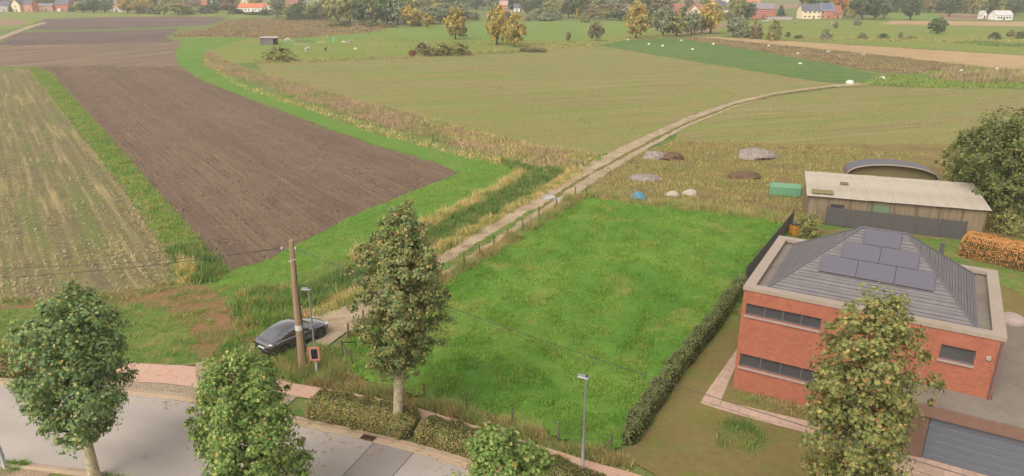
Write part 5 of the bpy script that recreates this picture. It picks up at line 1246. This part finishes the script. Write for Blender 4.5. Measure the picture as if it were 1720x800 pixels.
house(1180, 26, 20, 3.2, 7.2, 9, 'cream', 'brown', 'long brown roof behind the cream gable', storeys=1, nw=3)
house(1214, 27, 20, 4.5, 10, 10, 'white', 'slate', 'steep slate roofed house right of the golden tree', .35, nw=2)
house(1282, 31, 38, 6, 9.5, 9, 'red', 'grey', 'long red brick house with grey roof and white windows', nw=5, chim=2)
house(1363, 32, 34, 5.2, 9.2, 9, 'cream', 'slate', 'cream farmhouse with dark roof and tree in front', nw=4)
house(1389, 32, 21, 5.2, 9.5, 9, 'brick', 'grey', 'brick farmhouse with blue solar panels on the roof', solar=5, nw=2, chim=0)
house(1407, 31, 13, 3, 8, 9, 'tan', 'brown', 'narrow brick barn at the end of the farmhouse', storeys=1, nw=1, chim=0)
house(1686, 34, 28, 3, 5.5, 8, 'white', 'pale', 'low white house with light grey roof at far right', storeys=1, nw=5)
house(1653, 32, 7, 2.6, 5, 5, 'white', 'pale', 'small white gabled shed near the tall pole', gable=True, storeys=1, nw=1, chim=0, cat='shed')
house(1310, 33, 42, 1.6, 1.7, 3, 'grey', 'grey', 'low grey greenhouse row left of the cream farmhouse', storeys=0, nw=0, door=False, chim=0, cat='greenhouse')
for i, (x, y, w_, wl, rf_) in enumerate(((1190, 4, 26, 'brick', 'tile'), (1225, 4, 20, 'white', 'brown'), (1265, 5, 24, 'orange', 'slate'), (1160, 5, 18, 'red', 'grey'), (1240, 12, 10, 'grey', 'grey'), (620, 6, 16, 'grey', 'grey'), (165, 4, 20, 'orange', 'tile'), (240, 6, 18, 'cream', 'brown'), (280, 5, 18, 'white', 'slate'), (385, 4, 20, 'brick', 'tile'), (90, 6, 16, 'orange', 'tile'), (60, 5, 14, 'white', 'slate'), (462, 6, 14, 'brick', 'brown'))):
    house(x, y, w_, 5, 8.5, 9, wl, rf_, 'distant house with %s walls and %s roof above %s' % (wl, {'tile': 'orange', 'pale': 'pale'}.get(rf_, rf_), ['the long brick house row', 'the slate roofed house', 'the red brick house', 'the cream gable', 'the slate roof', 'the olive wood', 'the left bushes', 'the yellow tree', 'the olive trees', 'the orange roof', 'the low row', 'the orange brick house', 'the pale poplars'][i]), nw=3)
e = empty('pole', at(1641, 34), 0, 'slim white pole near the small white shed', 'pole'); MB().tube([(0, 0, 0), (0, 0, 9)], [.14, .09], 6).build('mast', m_white, e); MB().box((0, 0, .1), (.6, .6, .2)).build('foot', m_kerb, e)
e = empty('parked_car', at(1286, 37), .1, 'tiny white car parked by the long red brick house', 'car'); MB().box((0, 0, .55), (4.2, 1.7, .6), b=.2).build('body', m_white, e); MB().box((-.2, 0, 1.05), (2.2, 1.5, .5), b=.2).build('cabin', m_cglass, e)
for x in (-1.3, 1.3):
    for s_ in (-1, 1): MB().tube([(x, s_ * .7, .3), (x, s_ * .88, .3)], .3, 12).build('wheel', m_tyre, e)

# ------------------------------------------------------------------ far trees: unit crowns shared by copies
PROF = {'round': lambda t: max(0., 1 - (abs(t - .5) / .52) ** 2) ** .5, 'egg': lambda t: max(0., 1 - (abs(t - .42) / (.6 if t > .42 else .45)) ** 2) ** .55,
        'cone': lambda t: max(0., 1.02 - t) ** .8, 'bush': lambda t: max(0., 1 - t ** 2.2) ** .5 * (.85 + .15 * min(1, t * 4))}
proto = {}
def crown_mesh(kind, shape, v):
    key = (kind, shape, v)
    if key in proto: return proto[key]
    rng = np.random.default_rng(abs(hash((ord(kind), len(shape), v))) % 9999)
    z0 = {'round': .2, 'egg': .12, 'cone': .05, 'bush': .0}[shape]
    n = 2300
    Pp, Nn, CC = crown_pts(rng, n, PROF[shape], 90, z0, .97, .47, .5, .06, .14, 1.0, 1.04)
    Pp[:, 2] = np.maximum(Pp[:, 2], .01)
    V, T = leaf_geo(Pp, Nn, .08, 'd', .3, rng)
    me = tri_mesh('crown', V, T); me.materials.append(KL[kind]); proto[key] = me
    return me
tb = MB(); tb.tube([(0, 0, 0), (.01, 0, .2), (0, .01, .5), (.01, 0, .8)], [.045, .034, .022, .006], 6)
for k in range(7):
    a = k * 2.4; tb.tube([(0, 0, .22 + .06 * k), (.3 * cos(a) * (1 - .08 * k), .3 * sin(a) * (1 - .08 * k), .45 + .06 * k)], [.016, .004], 4, False)
trunk_me = tb.mesh('trunk', True); trunk_me.materials.append(m_bark_dark)
KN = {'y': 'golden', 'g': 'dark green', 's': 'silvery', 'o': 'olive green', 'b': 'brownish', 'r': 'russet red', 'c': 'dark evergreen', 'm': 'crimson'}
cnt = [0]
def tree(px, py, wpx, hpx, kind, shape, label, group=None, name=None):
    p = at(px, py); s_ = mpp(p); cnt[0] += 1; v = cnt[0] % 3
    bush = shape == 'bush'
    nm = name or ('shrub' if bush else 'conifer' if shape == 'cone' else 'tree'); cat = 'bush' if bush else 'tree'
    e = empty(nm, p, random.uniform(0, 6), label, cat, group)
    w_, h_ = wpx * s_ * (1.05 if bush else 1.28), hpx * s_ * (1.08 if bush else 1.18)
    c = bpy.data.objects.new('crown', crown_mesh(kind, shape, v)); COL.objects.link(c); c.parent = e; c.scale = (w_, w_ * random.uniform(.85, 1.1), h_)
    if not bush:
        t = bpy.data.objects.new('trunk', trunk_me); COL.objects.link(t); t.parent = e; t.scale = (max(w_ * .8, h_ * .5), max(w_ * .8, h_ * .5), h_)
    return e
SINGLE = [
 (765, 66, 30, 44, 'y', 'egg', 'golden tree with a dark evergreen close at its right foot'), (777, 61, 13, 25, 'c', 'cone', 'small dark evergreen at the right foot of a golden tree'),
 (835, 76, 30, 54, 'y', 'egg', 'left of the two tall golden trees side by side in the pasture'), (864, 79, 28, 46, 'y', 'egg', 'right of the two tall golden trees side by side in the pasture'),
 (1001, 69, 20, 27, 'b', 'egg', 'small pale brown tree alone at the corner of the sown field'), (1068, 65, 32, 46, 'y', 'egg', 'large golden tree at the top corner of the green crop'),
 (1069, 36, 30, 28, 'y', 'round', 'yellow tree just behind the large golden one'), (1113, 61, 28, 42, 's', 'egg', 'first silvery willow with golden top in the row of willows'),
 (1136, 61, 30, 36, 'o', 'egg', 'second willow in the row, olive and wide'), (1161, 59, 26, 34, 's', 'egg', 'third willow in the row, dark at its foot'),
 (1178, 56, 20, 30, 'o', 'egg', 'narrow olive willow left of the round golden tree'), (1193, 57, 36, 44, 'y', 'round', 'broad round golden tree ending the willow row'),
 (1232, 62, 22, 30, 's', 'egg', 'silvery bush tree, left of the row right of the bare field'), (1248, 63, 24, 27, 's', 'bush', 'grey green willow bush, second right of the bare field'),
 (1269, 65, 24, 28, 'b', 'bush', 'brownish willow bush, third right of the bare field'), (1299, 68, 24, 32, 'o', 'bush', 'olive willow bush at the left end of the beige stubble'),
 (1237, 34, 26, 32, 'o', 'round', 'olive tree left of the long red brick house'), (1255, 34, 22, 24, 'g', 'round', 'dark green tree touching the long red brick house'),
 (1311, 27, 12, 16, 'c', 'cone', 'dark pyramid conifer behind the greenhouse row'), (1358, 30, 28, 30, 'g', 'round', 'dark green tree in front of the cream farmhouse'),
 (1418, 28, 30, 32, 'r', 'round', 'russet red autumn tree right of the farmhouse'), (1432, 30, 22, 28, 'y', 'egg', 'yellow green tree right of the russet one'),
 (1447, 33, 34, 34, 'g', 'round', 'big dark tree mass right of the farmhouse'), (1468, 33, 30, 30, 'g', 'round', 'dark tree at the right of the farmhouse garden'), (1484, 31, 24, 22, 's', 'round', 'grey green tree at the edge of the far bright field'),
 (1440, 43, 14, 15, 's', 'bush', 'silvery bush in the cow meadow'), (1403, 47, 8, 11, 'b', 'bush', 'thin brown bush beside the cow pair'),
 (1387, 67, 20, 16, 's', 'bush', 'grey bush above the beige stubble strip'), (1323, 62, 9, 8, 'g', 'bush', 'dark little bush in the pasture left of the grey bush'), (1342, 65, 16, 6, 'g', 'bush', 'low dark scrub left of the grey bush'),
 (1448, 66, 16, 10, 'b', 'bush', 'low brown bush right of the grey bush'), (1484, 66, 18, 9, 'g', 'bush', 'low green bush in the ditch of the right pasture'), (1512, 65, 9, 11, 'b', 'bush', 'small upright brown bush in the right pasture'), (1532, 66, 22, 5, 'b', 'bush', 'flat brown scrub in the right pasture'),
 (1670, 66, 20, 11, 'g', 'bush', 'dark bush in the pasture near the right edge'), (1697, 62, 12, 12, 'b', 'bush', 'brown bush in the pasture near the right edge'), (1713, 65, 16, 11, 'g', 'bush', 'dark green bush at the right edge of the pasture'),
 (1529, 34, 26, 31, 'g', 'round', 'round dark tree on a bare trunk in the far bright field'), (1594, 28, 28, 28, 'g', 'round', 'dark round tree at the edge of the far bare field'), (1574, 57, 24, 22, 'g', 'egg', 'leaning green tree alone above the pasture'),
 (1643, 30, 26, 28, 'o', 'round', 'olive tree behind the slim white pole'), (1660, 30, 22, 28, 'g', 'round', 'dark tree left of the low white house'), (1676, 28, 18, 22, 'o', 'egg', 'yellowish tree behind the low white house'), (1690, 20, 12, 24, 'c', 'cone', 'dark conifer behind the low white house'), (1714, 21, 18, 12, 'g', 'bush', 'dark bush at the far right edge'),
 (470, 103, 52, 22, 'o', 'bush', 'wide brown green bush at the corner of paddock and sown field'), (713, 94, 34, 21, 'b', 'bush', 'left third of the long bush row beside the sown field'), (742, 94, 36, 22, 'o', 'bush', 'middle of the long bush row beside the sown field'), (772, 93, 36, 21, 'o', 'bush', 'right third of the long bush row beside the sown field'), (693, 95, 14, 11, 'm', 'bush', 'small crimson bush at the left end of the bush row'),
 (890, 87, 30, 8, 'b', 'bush', 'low dark brush at the top edge of the sown field'), (907, 88, 20, 6, 'b', 'bush', 'flat brown brush right of the low dark brush'), (954, 70, 9, 14, 'b', 'egg', 'thin twiggy pale sapling in the green pasture'),
 (912, 35, 40, 22, 's', 'bush', 'large silvery bush group at the head of the green pasture'), (935, 33, 22, 15, 's', 'bush', 'smaller silvery bush right of the large silvery one'), (887, 35, 12, 8, 'b', 'bush', 'small brown bush left of the silvery bushes'),
 (983, 38, 18, 17, 'o', 'bush', 'olive bush alone at the head of the green pasture'), (718, 47, 16, 20, 'y', 'round', 'small round yellow tree in front of the wood'), (692, 45, 28, 28, 'y', 'round', 'round yellow tree at the edge of the wood'),
 (548, 24, 22, 30, 'y', 'egg', 'tall golden tree rising above the left wood'), (215, 23, 28, 24, 'y', 'round', 'wide yellow tree right of the bungalow'), (233, 23, 20, 20, 'y', 'round', 'second yellow tree right of the bungalow'), (250, 21, 15, 17, 'y', 'round', 'small orange yellow tree beside the dark conifer'), (263, 16, 10, 20, 'c', 'cone', 'slim dark conifer among the village trees'),
 (970, 30, 36, 36, 'g', 'egg', 'big dark tree right of the grey roofed cream house'), (969, 32, 6, 16, 'y', 'cone', 'small pale yellow conifer in front of the big dark tree'), (1030, 30, 30, 22, 'b', 'round', 'reddish brown tree before the blue grey roof'), (1010, 30, 26, 18, 'b', 'round', 'brown tree below the red brown tiled roof'), (1110, 27, 36, 30, 'b', 'round', 'big reddish brown tree right of the solar roof'), (1098, 36, 24, 20, 'g', 'round', 'green tree below the solar roof'), (1090, 46, 14, 10, 'g', 'bush', 'dark bush right of the large golden tree'), (1157, 16, 13, 14, 'g', 'round', 'round dark tree on the far field left'), (1184, 14, 13, 14, 'g', 'round', 'round dark tree on the far field right'),
 (788, 33, 12, 12, 's', 'bush', 'pale bush right of the grey poplars'), (797, 34, 16, 14, 'b', 'bush', 'grey brown bush by the white shelter'), (853, 33, 12, 12, 'g', 'bush', 'dark bush right of the left tall golden tree'),
 (940, 30, 18, 24, 'o', 'round', 'yellow green tree before the cream house'),
]
for t_ in SINGLE: tree(*t_)
def mass(lst, where, gname):
    xs = sorted(q[0] for q in lst); ys = sorted(q[1] for q in lst); hsz = sorted(q[3] for q in lst); n = len(lst); used = {}
    for q in sorted(lst):
        x, y, w_, h_, k, sh = q
        zone = ['leftmost', 'left centre', 'central', 'right centre', 'rightmost'][min(4, int(5 * (x - xs[0]) / (xs[-1] - xs[0] + 1e-6)))]
        row = 'front' if y >= ys[n // 2] else 'back'
        size = 'tall' if h_ > hsz[(2 * n) // 3] else 'low' if h_ < hsz[n // 3] else 'medium'
        form = {'round': 'round tree', 'egg': 'upright tree', 'bush': 'bush', 'cone': 'conifer'}[sh]
        lab = '%s %s %s, %s %s %s' % (size, KN[k], form, zone, row, where)
        c_ = used.get(lab, 0); used[lab] = c_ + 1
        if c_: lab = ['second ', 'third ', 'fourth '][min(2, c_ - 1)] + lab
        tree(x, y, w_, h_, k, sh, lab, gname)
mass([(140, 21, 28, 14, 'o', 'round'), (158, 21, 30, 17, 'g', 'round'), (176, 21, 26, 15, 'g', 'round'), (240, 23, 20, 10, 'g', 'bush'), (276, 25, 26, 18, 'o', 'round'), (300, 26, 28, 20, 'o', 'round'), (318, 25, 24, 14, 'o', 'bush'), (285, 17, 22, 18, 'o', 'round'), (345, 23, 30, 13, 'g', 'bush'), (365, 22, 22, 16, 'g', 'round'), (385, 24, 30, 24, 'b', 'round'), (330, 15, 14, 14, 'b', 'round'), (18, 20, 10, 9, 'g', 'bush'), (62, 12, 14, 12, 'g', 'round'), (260, 24, 22, 12, 'g', 'bush'), (400, 23, 22, 7, 'g', 'bush'), (425, 25, 26, 5, 'g', 'bush'), (120, 20, 12, 8, 'g', 'bush'), (445, 26, 22, 10, 'g', 'bush'), (22, 8, 10, 8, 'g', 'round'), (185, 8, 16, 10, 'g', 'round'), (75, 8, 20, 10, 'o', 'round'), (225, 8, 18, 12, 'o', 'round'), (255, 6, 18, 10, 'b', 'round'), (300, 6, 16, 10, 'g', 'round'), (370, 8, 14, 12, 'b', 'round'), (432, 8, 14, 12, 'g', 'round')], 'of the left village trees', 'village trees at left')
mass([(466, 30, 26, 32, 's', 'egg'), (487, 31, 24, 20, 'o', 'round'), (506, 32, 24, 22, 'g', 'round'), (526, 33, 24, 22, 'o', 'round'), (537, 33, 20, 24, 'g', 'egg'), (550, 35, 22, 20, 'b', 'round'), (568, 37, 32, 42, 'o', 'egg'), (588, 39, 36, 44, 'o', 'egg'), (610, 41, 34, 38, 'g', 'egg'), (630, 41, 32, 38, 'o', 'egg'), (650, 42, 34, 40, 'g', 'egg'), (668, 42, 34, 40, 's', 'egg'), (680, 40, 30, 40, 'o', 'egg'), (640, 24, 34, 26, 's', 'round'), (700, 26, 32, 28, 'o', 'round'), (712, 40, 22, 24, 's', 'egg'), (728, 41, 26, 26, 's', 'egg'), (740, 39, 22, 22, 'g', 'egg'), (750, 39, 24, 28, 's', 'egg'), (735, 22, 28, 24, 'y', 'round'), (754, 28, 36, 32, 'o', 'round'), (772, 28, 28, 30, 's', 'round'), (780, 36, 16, 20, 's', 'egg'), (600, 20, 30, 22, 'g', 'round'), (620, 18, 28, 20, 's', 'round'), (575, 18, 26, 22, 'o', 'round'), (660, 20, 30, 22, 'y', 'round'), (685, 16, 26, 20, 'o', 'round')], 'of wood behind bright pasture', 'wood behind the bright pasture')
for i, x in enumerate(range(488, 548, 10)): tree(x, 34, 15, 10, 'g', 'bush', '%s of six low dark bushes in a row before the left wood' % ['leftmost', 'second from left', 'third from left', 'third from right', 'second from right', 'rightmost'][i], 'low bush row before the left wood')
mass([(560, 45, 26, 8, 'o', 'bush'), (580, 45, 24, 9, 'g', 'bush'), (606, 43, 20, 8, 'o', 'bush'), (628, 45, 26, 7, 'b', 'bush'), (655, 46, 24, 7, 'b', 'bush'), (700, 43, 18, 8, 'g', 'bush')], 'scrub below the mixed wood', 'scrub at the foot of the wood')
lst = []
for i in range(24): lst.append((790 + i * 11.5 + random.uniform(-3, 3), random.uniform(14, 19), 20, random.uniform(19, 24), random.choice('ggogso'), random.choice(['round', 'egg'])))
mass(lst, 'of wood behind middle houses', 'wood behind the middle houses')
mass([(x, y, w_, h_, k, 'round') for (x, y, w_, h_, k) in [(925, 26, 26, 20, 'o'), (905, 22, 24, 22, 'g'), (955, 30, 22, 28, 'g'), (990, 32, 24, 14, 'b'), (1018, 33, 24, 14, 'o'), (1042, 35, 26, 14, 'g'), (1056, 32, 18, 14, 'g'), (1080, 28, 20, 26, 'g'), (885, 24, 16, 16, 'g'), (1060, 14, 24, 18, 'g'), (1082, 12, 20, 16, 'o'), (1125, 12, 26, 16, 'o'), (1018, 14, 20, 18, 'g'), (1150, 26, 14, 12, 'g'), (1205, 33, 14, 14, 'o'), (1222, 34, 14, 12, 'b')]], 'among the middle houses', 'garden trees between the middle houses')
lst = []
for i in range(24):
    x = 1486 + i * 10.5 + random.uniform(-3, 3); lst.append((x, random.uniform(19, 22.5) + (6 if x > 1640 else 0) * random.random(), 21, random.uniform(19, 26), random.choice('gsgogbg'), random.choice(['round', 'egg', 'round'])))
mass(lst, 'of wood behind bright field', 'wood behind the far bright field')
mass([(1395 + i * 12, random.uniform(17, 21), 22, random.uniform(19, 24), random.choice('gogbyr'), 'round') for i in range(10)], 'of wood behind the farmhouse', 'wood behind the farmhouse')
lst = []
for i in range(26):
    x = 10 + i * 67 + random.uniform(-20, 20)
    if 1130 < x < 1350: continue
    lst.append((x, random.uniform(1, 5), 26, random.uniform(14, 18), random.choice('gobgos'), 'round'))
mass(lst, 'of the skyline trees', 'skyline trees')
lst = []
for i in range(44):
    x = 8 + i * 39 + random.uniform(-12, 12)
    if 1140 < x < 1350: continue
    lst.append((x, random.uniform(7, 13), random.uniform(22, 34), random.uniform(16, 23), random.choice('gobyossyg'), random.choice(['round', 'egg'])))
mass(lst, 'in belt behind the houses', 'tree belt behind the houses')
# big tree at the right edge
def near_bush(name, p, w_, h_, mat, n, leaf, label, seed, cat='tree', shape='egg', trunk=True):
    rng = np.random.default_rng(seed); e = empty(name, p, 0, label, cat)
    Pp, Nn, CC = crown_pts(rng, n, PROF[shape], 150, h_ * .08, h_, w_ / 2, .5, w_ * .05, .2, 1.0, 1.06); V, T = leaf_geo(Pp, Nn, leaf, 'd', .3, rng)
    V[:, 2] = np.maximum(V[:, 2], .02); link('crown', tri_mesh('crown', V, T), e, mat)
    mb = MB(); mb.tube([(0, 0, 0), (.1, 0, h_ * .4), (0, .1, h_ * .85)], [w_ * .035, w_ * .024, .03], 8)
    for c in CC[:16]: mb.tube([(0.05, 0, max(.1, min(c[2] * .6, h_ * .7))), tuple(c)], [w_ * .012, .02], 5, False)
    mb.build('trunk', m_bark_dark, e, True); return e
near_bush('broadleaf_tree', at(1680, 362), 10.5, 10.2, mat_leaf('deep_green_leaves', [(5, leafc(88, 98, 54)), (4, leafc(104, 108, 58)), (3, leafc(74, 86, 50)), (1, leafc(130, 122, 66))], .3), 15000, .26, 'big dark green tree at the right edge behind the long shed', 21)
near_bush('broadleaf_tree', (49.5, 75.0, 0), 6.0, 5.5, KL['o'], 7000, .26, 'olive green tree between the dark tunnel and the big dark tree', 22)
near_bush('broadleaf_tree', (53.5, 68.5, 0), 8, 8.5, KL['g'], 8000, .26, 'dark tree behind the right end of the long shed', 25)
near_bush('garden_bush', at(1358, 398), 2.6, 2.3, KL['o'], 3500, .12, 'olive bush at the back corner of the brick house', 23, 'bush', 'bush')
near_bush('garden_bush', at(1690, 392), 3.2, 2.2, KL['o'], 3000, .14, 'olive bush right of the shed by the orange hedge', 24, 'bush', 'bush')

# ------------------------------------------------------------------ air
HZ = MB().box((0, 850, 10.5), (2600, 2000, 23.0)).build('haze', None)
HZ.data.materials.clear()
hm_ = bpy.data.materials.new('haze_air'); hm_.use_nodes = True; ht = hm_.node_tree; ht.nodes.clear()
ho = ht.nodes.new('ShaderNodeOutputMaterial'); hv = ht.nodes.new('ShaderNodeVolumePrincipled')
hv.inputs['Color'].default_value = (.90, .88, .86, 1); hv.inputs['Density'].default_value = .0003; hv.inputs['Anisotropy'].default_value = .2
ht.links.new(hv.outputs[0], ho.inputs['Volume']); HZ.data.materials.append(hm_)
tag(HZ, 'thin pale haze in the air over the fields', kind='stuff')
print('TRIS', sum(len(o.data.loop_triangles) if False else len(o.data.polygons) for o in bpy.data.objects if o.type == 'MESH'), 'OBJ', len(bpy.data.objects), 'TREES', cnt[0])
